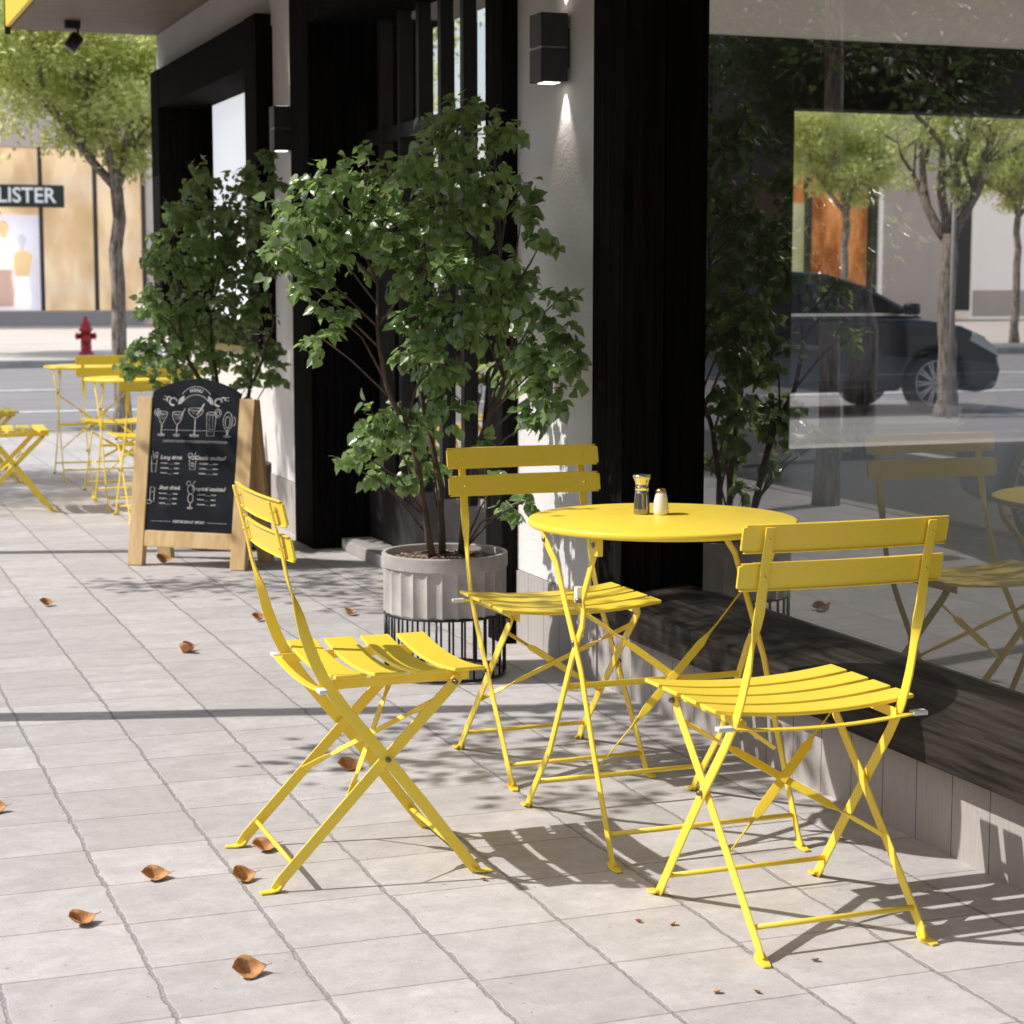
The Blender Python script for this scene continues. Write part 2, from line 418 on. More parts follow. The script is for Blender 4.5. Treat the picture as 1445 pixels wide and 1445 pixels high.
# big window
frame = MB(); frame.box(2.29, 5.25, .212, 2.423, 5.478, 2.70); frame.box(2.428, 5.25, .30, 2.562, 5.478, 2.97); frame.box(2.29, -5, 2.45, 2.60, 5.247, 2.70); 
o = frame.build('window_frame', M['black_wood'], cafe, .003); o.matrix_parent_inverse = Matrix.Translation(-V((W, 6, 0)))
gl = MB(); gl.add([(2.4255, -5, .29), (2.4255, 5.26, .29), (2.4255, 5.26, 2.6), (2.4255, -5, 2.6)], [(0, 1, 2, 3)])
o = gl.build('window_pane', M['glass'], cafe); o.matrix_parent_inverse = Matrix.Translation(-V((W, 6, 0)))
sl = MB(); sl.add([(2.24, -5, .211), (2.50, -5, .211), (2.50, -5, .338), (2.24, -5, .303),
                   (2.24, 5.248, .211), (2.50, 5.248, .211), (2.50, 5.248, .338), (2.24, 5.248, .303)],
                  [(0, 1, 2, 3), (7, 6, 5, 4), (0, 4, 5, 1), (1, 5, 6, 2), (2, 6, 7, 3), (3, 7, 4, 0)])
o = sl.build('window_sill', M['sill_wood'], cafe, .004); o.matrix_parent_inverse = Matrix.Translation(-V((W, 6, 0)))
PI_ = Matrix.Translation(-V((W, 6, 0)))
# entrance recess
ent = MB()
ent.box(2.26, 8.76, 0, 2.60, 9.098, 2.60)         # far jamb
ent.box(2.26, 6.194, 0, 2.60, 6.34, 2.60)
ent.box(2.262, 6.34, 2.40, 2.60, 8.76, 2.61)
ent.box(2.53, 6.34, .05, 2.60, 7.12, 2.40)        # solid side panel
o = ent.build('entrance_frame', M['black_wood'], cafe, .003); o.matrix_parent_inverse = PI_
gb = MB()
gb.box(2.535, 7.12, .05, 2.59, 8.76, .34)
for y in (7.395, 7.677, 7.97, 8.241, 8.54): gb.box(2.53, y-.022, .34, 2.585, y+.022, 2.40)
gb.box(2.532, 7.12, 1.86, 2.583, 8.76, 1.92)
o = gb.build('glazing_bars', M['bar_metal'], cafe, .002); o.matrix_parent_inverse = PI_
g2 = MB(); g2.add([(2.56, 7.12, .34), (2.56, 8.76, .34), (2.56, 8.76, 2.4), (2.56, 7.12, 2.4)], [(0, 1, 2, 3)])
o = g2.build('entrance_pane', M['door_glass'], cafe); o.matrix_parent_inverse = PI_
o = MB().box(2.38, 6.345, 0, 2.528, 8.70, .055).build('door_step', M['kerb'], cafe, .006); o.matrix_parent_inverse = PI_
# framed display window
fw = MB()
fw.box(2.235, 9.69, .90, 2.60, 9.95, 2.56); fw.box(2.235, 12.40, .90, 2.60, 12.66, 2.56)
fw.box(2.238, 9.95, 2.32, 2.60, 12.40, 2.557); fw.box(2.238, 9.95, .903, 2.60, 12.40, 1.0)
fw.box(2.55, 9.95, 1.0, 2.59, 12.40, 2.32)
o = fw.build('display_window_frame', M['black_wood'], cafe, .003); o.matrix_parent_inverse = PI_
o = MB().box(2.50, 10.95, 1.01, 2.515, 12.02, 2.31).build('reflection_panel', M['window_glow'], cafe); o.matrix_parent_inverse = PI_  # glowing panel added where the window shows a bright reflection
# room behind the glass
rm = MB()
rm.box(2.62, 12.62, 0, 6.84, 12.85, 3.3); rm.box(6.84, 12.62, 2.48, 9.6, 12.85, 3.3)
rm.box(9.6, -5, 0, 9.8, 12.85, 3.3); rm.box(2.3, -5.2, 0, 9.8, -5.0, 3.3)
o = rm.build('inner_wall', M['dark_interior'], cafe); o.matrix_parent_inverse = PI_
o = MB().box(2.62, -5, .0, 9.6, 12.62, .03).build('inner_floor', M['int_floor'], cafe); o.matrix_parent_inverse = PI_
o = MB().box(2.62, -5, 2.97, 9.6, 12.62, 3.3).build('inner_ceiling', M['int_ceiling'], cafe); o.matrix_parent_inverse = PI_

# unseen awning, added to keep the sun off the upper wall
aw = MB(); aw.box(.70, -5, 2.86, 1.36, 10.9, 2.90); aw.box(.68, -5, 2.66, .70, 10.9, 2.90)
tag(aw.build('shade_awning', M['awning']), 'unseen yellow awning, added to shade the upper cafe wall', 'awning')

# wall lamps
def wall_lamp(y, label, z=1.95):
    t = thing('wall_lamp', label, 'wall lamp', (2.262, y, z), 0, 'wall lamps on the plaster piers')
    b = MB(); b.box(-.05, -.05, -.104, .040, .05, -.004); b.box(-.05, -.05, .004, .040, .05, .104)
    b.build('lamp_body', M['lamp_metal'], t, .002)
    MB().box(-.047, -.047, -.0035, .037, .047, .0035).build('lamp_band', M['bolt'], t)
    MB().box(.040, -.03, -.06, .0525, .03, .06).build('wall_plate', M['lamp_metal'], t)
    MB().box(-.03, -.03, -.1062, .022, .03, -.1042).build('lens', M['lens'], t)
    MB().box(-.03, -.03, .1042, .022, .03, .1062).build('lens', M['lens'], t)
    for sgn in (-1, 1):
        ld = bpy.data.lights.new('lamp_beam', 'SPOT'); ld.energy = 3.0; ld.color = (1, .93, .84)
        ld.spot_size = math.radians(62); ld.spot_blend = .8; ld.shadow_soft_size = .008
        lo = bpy.data.objects.new('lamp_beam', ld); COL.objects.link(lo); lo.parent = t
        lo.location = (.030, 0, .110*sgn)
        lo.rotation_euler = (0, math.radians(-4), 0) if sgn < 0 else (0, math.radians(180+4), 0)
    return t
wall_lamp(5.76, 'dark box wall lamp on the plaster pier beside the wide black timber column', 1.955)
wall_lamp(9.27, 'dark box wall lamp on the farther pier between the display window and the entrance', 1.965)
t = thing('ceiling_spotlight', 'small black swivelling spotlight under the canopy end', 'spotlight', (1.712, 12.35, 2.823))
MB().box(-.045, -.04, -.05, .045, .04, 0).build('mount', M['black_metal'], t, .003)
MB().box(.026, -.01, -.10, .040, .01, -.05).build('bracket', M['black_metal'], t)
MB().lathe([(.0, -.05), (.037, -.05), (.04, -.045), (.04, .045), (.034, .05), (0, .05)], 24,
           mtx=Matrix.Translation((.008, 0, -.125)) @ Matrix.Rotation(math.radians(38), 4, 'Y')).build('lamp_head', M['black_metal'], t)

# ------------------------------------------------------------------ bistro chair
def lerp(a, b, f): return a+(b-a)*f
def make_chair(label):
    Y = M['yellow']
    t = thing('folding_chair', label, 'chair', group='yellow folding bistro chairs')
    prof = [(.167, -.217, .800, 0), (.167, -.203, .745, 0), (.167, -.190, .69, 0), (.168, -.180, .64, 0), (.169, -.171, .61, 12), (.170, -.164, .588, 45), (.171, -.157, .565, 78),
            (.172, -.148, .53, 90), (.1735, -.138, .50, 90), (.174, -.126, .468, 90), (.175, -.112, .438, 90), (.1755, -.095, .41, 90), (.1765, -.066, .368, 90), (.179, .016, .265, 90), (.180, .1, .156, 90), (.181, .200, .022, 90), (.181, .214, .005, 90)]
    wd = [.0185, .019, .019, .021, .021, .019, .020, .023, .024, .024, .024, .024, .024, .024, .024, .023, .022]
    for s in (-1, 1):
        b = MB(); b.bar([(x*s, y, z) for x, y, z, a in prof], wd, .0045, [a*s for *_, a in prof])
        b.bar([(.181*s, .203, .014), (.181*s, .212, .006), (.183*s, .226, .0034), (.186*s, .247, .003)], [.022, .024, .023, .015], .0045, 0)
        b.build('back_post', Y, t, .0010, 1)
        b = MB()
        b.bar([(.170*s, .180, .420), (.170*s, .160, .398), (.1705*s, .02, .257), (.171*s, -.20, .026), (.171*s, -.215, .005)], [.020, .024, .024, .023, .022], .0045, 90)
        b.bar([(.171*s, -.203, .014), (.171*s, -.212, .006), (.173*s, -.226, .0034), (.176*s, -.247, .003)], [.022, .024, .023, .015], .0045, 0)
        b.build('front_leg', Y, t, .0010, 1)
        for (yy, zz) in ((.022, .259), (.170, .410)):
            k = MB(); k.lathe([(0, -.004), (.0055, -.004), (.0055, .003), (.0035, .005), (0, .005)], 12,
                    mtx=Matrix.Translation((.1855*s if zz < .3 else .1765*s, yy, zz)) @ Matrix.Rotation(math.radians(90*s), 4, 'Y'))
            k.build('bolt', M['bolt'], t)
    # backrest slats: concave, rounded corners
    def slat(zc, yc, tilt, w, h, th=.006, bow=.013):
        b = MB(); n = 16; vs = []; fs = []
        for i in range(n+1):
            x = -w/2+w*i/n; e = abs(2*i/n-1)
            cr = max(0, (e-.965)/.035); hh = h/2-.006*cr*cr
            y = yc - bow*(1-(2*x/w)**2)
            for dz, dy in ((-hh, 0), (hh, 0), (hh, th), (-hh, th)):
                vs.append((x, y+dy-dz*tilt, zc+dz))
        for i in range(n):
            for k in range(4):
                a = i*4+k; c2 = i*4+(k+1) % 4; fs.append((a, c2, c2+4, a+4))
        fs += [(3, 2, 1, 0), tuple(n*4+k for k in range(4))]
        b.add(vs, fs); 
        # turned rim along top and bottom, towards the back
        for sg in (-1, 1):
            b.bar([(-w/2+.004+(w-.008)*i/n, yc-bow*(1-(2*(-w/2+w*i/n)/w)**2)-.0005-sg*h/2*tilt*.95, zc+sg*(h/2-.0016)) for i in range(n+1)], .007, .0028, 0, side=(0, 1, 0))
        return b.build('back_slat', Y, t, .0012, 2)
    slat(.7775, -.196, .23, .425, .054); slat(.7065, -.181, .20, .425, .053)
    for s in (-1, 1):
        for (yy, zz) in ((-.2125, .778), (-.1965, .706)):
            rv_ = MB(); rv_.tube([(.1675*s, yy, zz), (.1675*s, yy+.019, zz)], .0015, 6); rv_.lathe([(0, -.001), (.004, -.001), (.003, .0015), (0, .002)], 10, mtx=Matrix.Translation((.1675*s, yy-.0006, zz)) @ Matrix.Rotation(math.radians(90), 4, 'X'))
            rv_.lathe([(0, -.001), (.004, -.001), (.003, .0015), (0, .002)], 10, mtx=Matrix.Translation((.1675*s, yy+.0200, zz)) @ Matrix.Rotation(math.radians(-90), 4, 'X'))
            rv_.build('rivet', M['yellow'], t)
    # seat slats
    for k, (y0, y1) in enumerate(((.157, .223), (.073, .139), (-.011, .055), (-.095, -.029))):
        n = 14; vs = []; fs = []; b = MB(); wv = .212
        for i in range(n+1):
            x = -wv+2*wv*i/n; z = .446-.016*(1-(x/wv)**2)
            for yy, zz in ((y0, z-.0085), (y1, z-.0085), (y1, z), (y0, z)): vs.append((x, yy, zz+.0015))
        for i in range(n):
            for q in range(4):
                a = i*4+q; c2 = i*4+(q+1) % 4; fs.append((a, c2, c2+4, a+4))
        fs += [(3, 2, 1, 0), tuple(n*4+q for q in range(4))]
        b.add(vs, fs); b.build('seat_slat', Y, t, .0022, 2)
    b = MB()
    for s in (-1, 1):
        b.bar([(.160*s, .205, .421), (.160*s, 0, .420), (.160*s, -.118, .417)], .020, .004, 90)
    b.bar([(-.205+.41*i/12, -.122, .417-.012*(1-(2*i/12-1)**2)) for i in range(13)], .016, .004, 0, side=(0, 1, 0))
    b.build('seat_frame', Y, t, .001, 1)
    for s in (-1, 1): MB().box(min(.190*s, .222*s), -.131, .4125, max(.190*s, .222*s), -.113, .4215).build('end_cap', M['cap'], t, .002)
    # crossed braces between the front legs
    il = lambda z: -.205+(z-.025)*(.385/.395)
    for s in (-1, 1):
        pts = []; ws = []; an = []
        z0, z1 = .375, .165
        for f, w_, a_ in ((0, .013, 0), (.14, .013, 0), (.22, .007, 60), (.27, .019, 90), (.5, .019, 90), (.73, .019, 90), (.78, .007, 60), (.86, .013, 0), (1, .013, 0)):
            z = lerp(z0, z1, f); pts.append((lerp(-.168, .168, f)*s, il(z)+.003*s, z)); ws.append(w_); an.append(a_)
        MB().bar(pts, ws, .0032, an, side=(0, .72, -.69)).build('brace', Y, t, .0008, 1)
    MB().tube([(-.180, .178, .050), (.180, .178, .050)], .0052, 10).build('front_rod', Y, t)
    MB().tube([(-.171, il(.054), .054), (.171, il(.054), .054)], .0052, 10).build('rear_rod', Y, t)
    return t

ch = make_chair('nearest yellow chair, seen from behind, tucked towards the table beside the big window')
ch.location = (1.791, 3.275, 0); ch.rotation_euler = (0, 0, math.radians(0))
G = 'yellow folding bistro chairs'
dup(ch, (1.102, 3.942, 0), -90.5, 'yellow chair seen side-on with sunlit seat, left of the front table', G)
dup(ch, (1.805, 4.590, 0), 180, 'yellow chair facing the camera behind the front table, beside the concrete planter', G)
dy = 6.95
dup(ch, (1.791, 3.275+dy, 0), 0, 'yellow chair seen from behind partly hidden by the chalkboard sign', G)
dup(ch, (1.102, 3.942+dy, 0), -90, 'yellow chair cut by the left edge of the picture, nearer of the two there', G)
dup(ch, (1.805, 4.590+dy, 0), 180, 'yellow chair facing the camera behind the middle table, its backrest in front of the hydrant', G)
dup(ch, (1.104, 12.55, 0), -90, 'yellow chair cut by the left edge of the picture, farther of the two there', G)


# ------------------------------------------------------------------ bistro table
def make_table(label, loc, src=None):
    if src: return dup(src, loc, 0, label, 'round yellow bistro tables')
    Y = M['yellow']
    t = thing('bistro_table', label, 'table', loc, 0, 'round yellow bistro tables')
    MB().lathe([(0, .703), (.290, .703), (.2935, .6965), (.2960, .6955), (.2988, .6975), (.3, .701), (.300, .706), (.2985, .7095), (.2955, .711), (0, .711)], 96).build('tabletop', Y, t)
    for s, flip in ((-1, 1), (1, 1)):
        X0 = .219*s
        b1 = [(.275, .005), (.262, .026), (.132, .172), (.0, .408), (-.058, .490), (-.064, .520), (-.056, .545), (-.145, .690)]
        b2 = [(.165, .690), (.155, .660), (.120, .634), (.082, .611), (-.016, .467), (-.069, .391), (-.135, .240), (-.236, .034), (-.254, .005)]
        MB().bar([(X0-.003*s, y, z) for y, z in b1], [.018]+[.019]*7, .006, 90*1).bar([(X0-.003*s, .262, .014), (X0-.003*s, .270, .006), (X0-.003*s, .284, .0035), (X0-.003*s, .305, .003)], [.020, .022, .021, .014], .0045, 0).build('leg', Y, t, .0012, 1)
        MB().bar([(X0+.004*s, y, z) for y, z in b2], [.018]+[.019]*8, .006, 90*1).bar([(X0+.004*s, -.240, .014), (X0+.004*s, -.250, .006), (X0+.004*s, -.264, .0035), (X0+.004*s, -.284, .003)], [.020, .022, .021, .014], .0045, 0).build('leg', Y, t, .0012, 1)
        for (yy, zz) in ((-.030, .447), (-.056, .545), (-.145, .678), (.146, .655)):
            k = MB(); k.lathe([(0, -.005), (.006, -.005), (.006, .004), (.004, .006), (0, .006)], 12, mtx=Matrix.Translation((X0-.008*s if s > 0 else X0-.006, yy, zz)) @ Matrix.Rotation(math.radians(90), 4, 'Y'))
            k.build('bolt', M['bolt'], t)
        MB().box(X0-.008, -.165, .655, X0+.006, -.130, .700).build('top_bracket', Y, t, .002)
    MB().box(-.229, -.058, .540, -.213, -.040, .575).build('latch', M['cap'], t, .002)
    bz = lambda z: -.016+(z-.467)*(.222/.431) if z < .467 else -.016+(z-.467)*.68
    for s in (-1, 1):
        pts = []; ws = []; an = []
        for f, w_, a_ in ((0, .014, 0), (.2, .014, 0), (.26, .008, 60), (.31, .018, 90), (.5, .018, 90), (.69, .018, 90), (.74, .008, 60), (.8, .014, 0), (1, .014, 0)):
            z = lerp(.53, .20, f); pts.append((lerp(-.214, .214, f)*s, bz(z)+.005+.003*s, z)); ws.append(w_); an.append(a_)
        MB().bar(pts, ws, .0035, an, side=(0, .8, -.6)).build('brace', Y, t, .0008, 1)
    MB().bar([(-.217, .040, .335), (.217, .040, .335)], .014, .005, 0, side=(0, .3, 1)).build('cross_rail', Y, t, .001, 1)
    MB().tube([(-.217, -.222, .068), (.217, -.222, .068)], .0055, 10).build('foot_rod', Y, t)
    MB().tube([(-.217, .222, .075), (.217, .222, .075)], .0055, 10).build('foot_rod', Y, t)
    return t
tb = make_table('front round yellow table holding the salt and pepper shakers', (1.815, 3.930, 0))
make_table('', (1.824, 10.883, 0), tb)['label'] = 'middle round yellow table behind the chalkboard sign, under the left plant'
make_table('', (1.815, 12.60, 0), tb)['label'] = 'farthest round yellow table, beyond the middle one'

# shakers
t = thing('pepper_mill', 'taller glass and steel pepper shaker on the front yellow table', 'pepper shaker', (1.800, 4.010, .711)); t.scale = (1.08,)*3
MB().lathe([(0, 0), (.0165, 0), (.0172, .003), (.0172, .012), (.0145, .042), (.0140, .050), (0, .050)], 28).build('glass_body', simple('smoky_shaker_glass', (.30, .29, .28), .06, .75, .8), t)
MB().lathe([(0, .0502), (.0142, .0502), (.0142, .0575), (.0135, .059), (0, .059)], 28).build('collar', M['chrome'], t)
MB().lathe([(0, .0592), (.0125, .0592), (.0150, .070), (.0188, .078), (.0190, .0815), (.0165, .083), (0, .0825)], 28).build('cap', simple('brass_cap', (.70, .66, .56), .22, .9), t)
t = thing('salt_shaker', 'shorter white ceramic salt shaker on the front yellow table', 'salt shaker', (1.836, 3.985, .711))
MB().lathe([(0, 0), (.0155, 0), (.0178, .004), (.0180, .012), (.0160, .030), (.0130, .046), (.0118, .049), (0, .049)], 28).build('body', M['ceramic'], t)
MB().lathe([(0, .0492), (.0115, .0492), (.0120, .0535), (.0095, .0585), (.004, .0602), (0, .0604)], 28).build('cap', simple('bronze_cap', (.45, .34, .2), .3, .9), t)

# ------------------------------------------------------------------ potted plants
HEART = [(0, .05, 0), (-.20, -.03, .05), (-.40, .10, .10), (-.46, .32, .11), (-.33, .62, .07), (-.13, .86, .02), (0, 1.06, -.05),
         (.13, .86, .02), (.33, .62, .07), (.46, .32, .11), (.40, .10, .10), (.20, -.03, .05), (0, .35, -.02), (0, .70, -.02)]
HF = [(0, 1, 2, 12), (12, 2, 3, 4), (12, 4, 5, 13), (13, 5, 6), (0, 12, 10, 11), (12, 8, 9, 10), (12, 13, 7, 8), (13, 6, 7)]
def add_leaf(vs, fs, p, d, nrm, L, shape=HEART, faces=HF, wf=1.0):
    d = d.normalized(); x = d.cross(nrm).normalized(); nz = x.cross(d)
    o = len(vs)
    for a, b, c in shape: vs.append(tuple(p+x*(a*L*wf)+d*(b*L)+nz*(c*L)))
    fs += [tuple(i+o for i in f) for f in faces]
def rv(s=1.0): return V((random.uniform(-s, s), random.uniform(-s, s), random.uniform(-s, s)))

P1 = [(0.069, 1.773, 0.065), (0.034, 1.665, 0.116), (0.174, 1.69, 0.09), (-0.081, 1.576, 0.115), (-0.24, 1.541, 0.095), (-0.373, 1.524, 0.093), (-0.451, 1.421, 0.106), (-0.519, 1.315, 0.083), (-0.353, 1.337, 0.123), (-0.196, 1.392, 0.137), (-0.013, 1.469, 0.139), (0.15, 1.504, 0.118), (0.273, 1.535, 0.038), (0.256, 1.429, 0.072), (0.321, 1.352, 0.053), (-0.06, 1.284, 0.127), (0.079, 1.296, 0.129), (0.209, 1.241, 0.095), (-0.443, 1.23, 0.071), (-0.355, 1.144, 0.067), (-0.39, 1.063, 0.049), (-0.084, 1.121, 0.097), (0.055, 1.131, 0.113), (0.173, 1.119, 0.107), (0.28, 1.141, 0.077), (0.377, 1.174, 0.053), (0.401, 1.073, 0.068), (0.443, 1.005, 0.049), (0.317, 1.006, 0.102), (0.221, 0.963, 0.091), (0.341, 0.893, 0.088), (0.31, 0.804, 0.063), (-0.015, 0.989, 0.098), (-0.112, 1.012, 0.069), (-0.004, 0.867, 0.089), (-0.086, 0.791, 0.084), (-0.201, 0.783, 0.087), (-0.274, 0.708, 0.068), (-0.338, 0.688, 0.034), (-0.22, 0.636, 0.041), (-0.086, 0.68, 0.07), (-0.128, 0.633, 0.042), (-0.035, 0.645, 0.035), (0.173, 0.616, 0.048), (0.225, 0.523, 0.048), (0.149, 0.707, 0.053), (0.281, 0.544, 0.034)]
P2 = [(0.198, 1.802, 0.06), (0.24, 1.705, 0.068), (0.112, 1.703, 0.107), (-0.109, 1.699, 0.105), (-0.22, 1.553, 0.092), (-0.057, 1.522, 0.149), (0.109, 1.508, 0.141), (-0.281, 1.423, 0.091), (-0.185, 1.327, 0.148), (0.006, 1.295, 0.167), (0.167, 1.328, 0.101), (-0.338, 1.359, 0.052), (-0.359, 1.133, 0.098), (-0.252, 1.1, 0.148), (-0.064, 1.099, 0.15), (0.086, 1.132, 0.121), (-0.395, 0.939, 0.091), (-0.266, 0.905, 0.132), (-0.101, 0.903, 0.127), (0.168, 0.933, 0.088), (0.216, 0.8, 0.068), (0.105, 0.834, 0.088), (-0.436, 0.836, 0.058), (-0.17, 0.773, 0.08), (-0.318, 0.759, 0.052), (0.08, 0.742, 0.054), (-0.059, 1.393, 0.133)]
STEMS = [[(-.05, -.02, .385), (-0.082, -.03, 0.569), (-0.121, -.05, 0.748), (-0.193, -.06, 0.882), (-0.228, -.05, 1.035), (-0.22, -.02, 1.23), (-0.286, 0, 1.402)],
         [(0.0, .03, 0.385), (-0.003, .03, 0.588), (-0.035, .05, 0.768), (-0.062, .06, 0.923), (-0.05, .07, 1.186), (0.034, .05, 1.6)],
         [(0.05, -.01, 0.385), (0.068, -.03, 0.586), (0.097, -.05, 0.742), (0.154, -.07, 0.875), (0.202, -.08, 1.052), (0.15, -.04, 1.45)]]
def potted_plant(label, cx, cy, blobs, seed, dens):
    rnd = random.Random(seed)
    t = thing('potted_plant', label, 'potted plant', (cx, cy, 0), 0, 'potted ficus plants along the cafe front')
    # fluted pot
    seg = 26*8; prof = [(.172, .196, 0), (.190, .199, .3), (.1955, .206, 1), (.1955, .225, 1), (.1955, .330, 1), (.1955, .345, .6), (.1985, .349, 0), (.1985, .388, 0), (.197, .391, 0), (.186, .391, 0), (.184, .388, 0), (.184, .35, 0)]
    vs = []; fs = []
    for r, z, fl in prof:
        for k in range(seg):
            a = 2*PI*k/seg; q = (k % 8)/8.0
            rr = r - .0075*fl*(4*q*(1-q)) * (1 if k % 8 else 0)
            vs.append((rr*math.cos(a), rr*math.sin(a), z))
    for i in range(len(prof)-1):
        for k in range(seg):
            a = i*seg+k; b = i*seg+(k+1) % seg; fs.append((a, b, b+seg, a+seg))
    fs.append(tuple(range(seg))[::-1])
    mb = MB(); mb.add(vs, fs, False); mb.build('pot', M['concrete'], t)
    # mulch
    vs = [(0, 0, .380)]; fs = []; rings = 10; sg = 44
    for i in range(1, rings+1):
        for k in range(sg):
            a = 2*PI*k/sg; r = .1835*i/rings
            vs.append((r*math.cos(a), r*math.sin(a), .368+rnd.uniform(-.005, .006)*(i < rings)+.012*(1-(i/rings)**2)))
    fs += [(0, 1+k, 1+(k+1) % sg) for k in range(sg)]
    for i in range(rings-1):
        for k in range(sg):
            a = 1+i*sg+k; b = 1+i*sg+(k+1) % sg; fs.append((a, b, b+sg, a+sg))
    raw('mulch', M['soil'], vs, fs, t)
    # wire stand
    st = MB()
    for z in (.008, .200): st.tube([(.190*math.cos(2*PI*k/48), .190*math.sin(2*PI*k/48), z) for k in range(49)], .0050, 8, False)
    for k in range(30):
        a = 2*PI*(k+.3)/30; st.tube([(.190*math.cos(a), .190*math.sin(a), .008), (.190*math.cos(a), .190*math.sin(a), .200)], .0038, 6)
    for k in range(4):
        a = PI/4*k; st.tube([(.19*math.cos(a), .19*math.sin(a), .195), (-.19*math.cos(a), -.19*math.sin(a), .195)], .003, 6)
    st.build('wire_stand', M['black_metal'], t)
    tr = MB(); allp = []
    for s in STEMS:
        pts = [V(p)*1.0 for p in s]; n = len(pts)
        fine = []
        for i in range(n-1):
            for f in (0, .33, .66): fine.append(pts[i].lerp(pts[i+1], f)+V((rnd.uniform(-1, 1), rnd.uniform(-1, 1), 0))*.0035)
        fine.append(pts[-1])
        rs = [lerp(.0125, .0035, i/(len(fine)-1)) for i in range(len(fine))]
        tr.tube(fine, rs, 8); allp += fine
    vs = []; fs = []
    for x, z, r in blobs:
        y0 = rnd.uniform(-.20, .20)*(1.0-min(.8, abs(x)))
        if cx+x > 2.16: y0 = -.30-(cx+x-2.16)*.9
        k = (cy+y0)/cy
        c = V(((cx+x)*k-cx, y0, (z-1.23)*k+1.23)); r *= k*1.20
        # twig
        near = min((p for p in allp if p.z < c.z-.02), key=lambda p: (p-c).length+1.6*abs(p.z-(c.z-.20)), default=allp[0])
        mid = near.lerp(c, .5)+V((rnd.uniform(-.02, .02), rnd.uniform(-.02, .02), .025))
        tr.tube([near, mid, c], [.0045, .003, .0018], 6)
        nl = int(dens*r*r/1.44)+6; twigs = []
        for q in range(max(4, nl//7)):
            dd = V((rnd.gauss(0, 1), rnd.gauss(0, 1.3), rnd.gauss(0, .8))).normalized()
            e = c+V((dd.x, dd.y*1.25, dd.z))*r*rnd.uniform(.55, 1.05)
            e.x = min(e.x, (2.30-cx if e.y+cy > 5.5 else 2.24-cx)-.03) if cy < 7 else min(e.x, .365)
            tr.tube([c.lerp(e, .1), c.lerp(e, .6)+V((0, 0, .006)), e], [.0016, .0012, .0008], 5)
            twigs.append((c, e))
        for q in range(nl):
            a, e = rnd.choice(twigs); f = rnd.uniform(.35, 1.05)
            p = a.lerp(e, f)+V((rnd.gauss(0, .010), rnd.gauss(0, .010), rnd.gauss(0, .008)))
            out = (e-a).normalized()
            d = out*.75+V((rnd.gauss(0, .7), rnd.gauss(0, .7), rnd.gauss(-.80, .5)))
            nr = V((rnd.gauss(-.30, .5), rnd.gauss(-.45, .55), .85))+out*.4
            L = rnd.uniform(.024, .043)
            if p.x+cx > 2.285: continue
            add_leaf(vs, fs, p, d, nr, L)
    tr.build('stems', M['bark'], t)
    raw('leaves', M['leaf'], vs, fs, t)
    return t
potted_plant('bushy heart-leaved plant in a fluted concrete pot on a wire stand, behind the front table', 1.92, 5.79, P1, 3, 13500)
potted_plant('bushy heart-leaved plant farther back, behind the chalkboard sign', 1.92, 9.00, P2, 5, 12500)

# ------------------------------------------------------------------ chalkboard sign
def text_geo(txt, size, bold=0):
    cu = bpy.data.curves.new('t', 'FONT'); cu.body = txt; cu.size = size; cu.align_x = 'CENTER'; cu.align_y = 'CENTER'; cu.resolution_u = 3
    cu.offset = bold
    ob = bpy.data.objects.new('t', cu); COL.objects.link(ob)
    dg = bpy.context.evaluated_depsgraph_get(); dg.update()
    me = bpy.data.meshes.new_from_object(ob.evaluated_get(dg))
    vs = [tuple(v.co) for v in me.vertices]; fs = [tuple(p.vertices) for p in me.polygons]
    bpy.data.objects.remove(ob); bpy.data.curves.remove(cu); bpy.data.meshes.remove(me)
    return vs, fs

sg = thing('chalkboard_sign', 'pine A-frame menu board with chalk drawings of drinks on a black arched panel', 'menu board', (1.594, 8.37, 0), -39)
# local: x along the board (right), -y to the viewer, z up. the front frame leans back
lean = math.atan2(.125, .73)
F = Matrix.Translation((0, 0, 0)) @ Matrix.Rotation(-lean, 4, 'X')
Hh = .742
fr = MB()
o = MB().box(-.285, -.018, 0, -.213, .020, Hh, F).build('front_leg', M['oak'], sg, .003)
o = MB().box(.213, -.018, 0, .285, .020, Hh, F).build('front_leg', M['oak'], sg, .003)
o = MB().box(-.213, -.015, .085, .213, .017, .155, F).build('bottom_rail', M['oak'], sg, .003)
R_ = Matrix.Translation((0, .27, 0)) @ Matrix.Rotation(lean, 4, 'X')
for x0, x1 in ((-.283, -.215), (.215, .283)):
    MB().box(x0, -.018, 0, x1, .018, Hh-.004, R_).build('rear_leg', M['oak'], sg, .003)
MB().box(-.215, -.015, .10, .215, .015, .16, R_).build('rear_rail', M['oak'], sg, .003)
MB().box(-.213, -.015, .66, .213, .015, .70, R_).build('rear_rail', M['oak'], sg, .003)
arc = [(-.2125, .157), (.2125, .157), (.2125, .765)]
for i in range(1, 24):
    a = i/24.0; x = .2125-.425*a; arc.append((x, .765+.062*math.sin(PI*a)**.85))
arc.append((-.2125, .765))
bd = MB().prism(arc, .012, F @ Matrix.Translation((0, -.012, 0))).build('board', M['board'], sg, .001, 1)
chk = MB()
BY = -.0134
def T(txt, x, z, size, slant=0, bold=0, rot=0):
    vs, fs = text_geo(txt, size, bold)
    c, s_ = math.cos(rot), math.sin(rot); out = []
    for a, b, _ in vs:
        a += b*slant; out.append((x+a*c-b*s_, BY, z+a*s_+b*c))
    chk.add(out, fs, False, F)
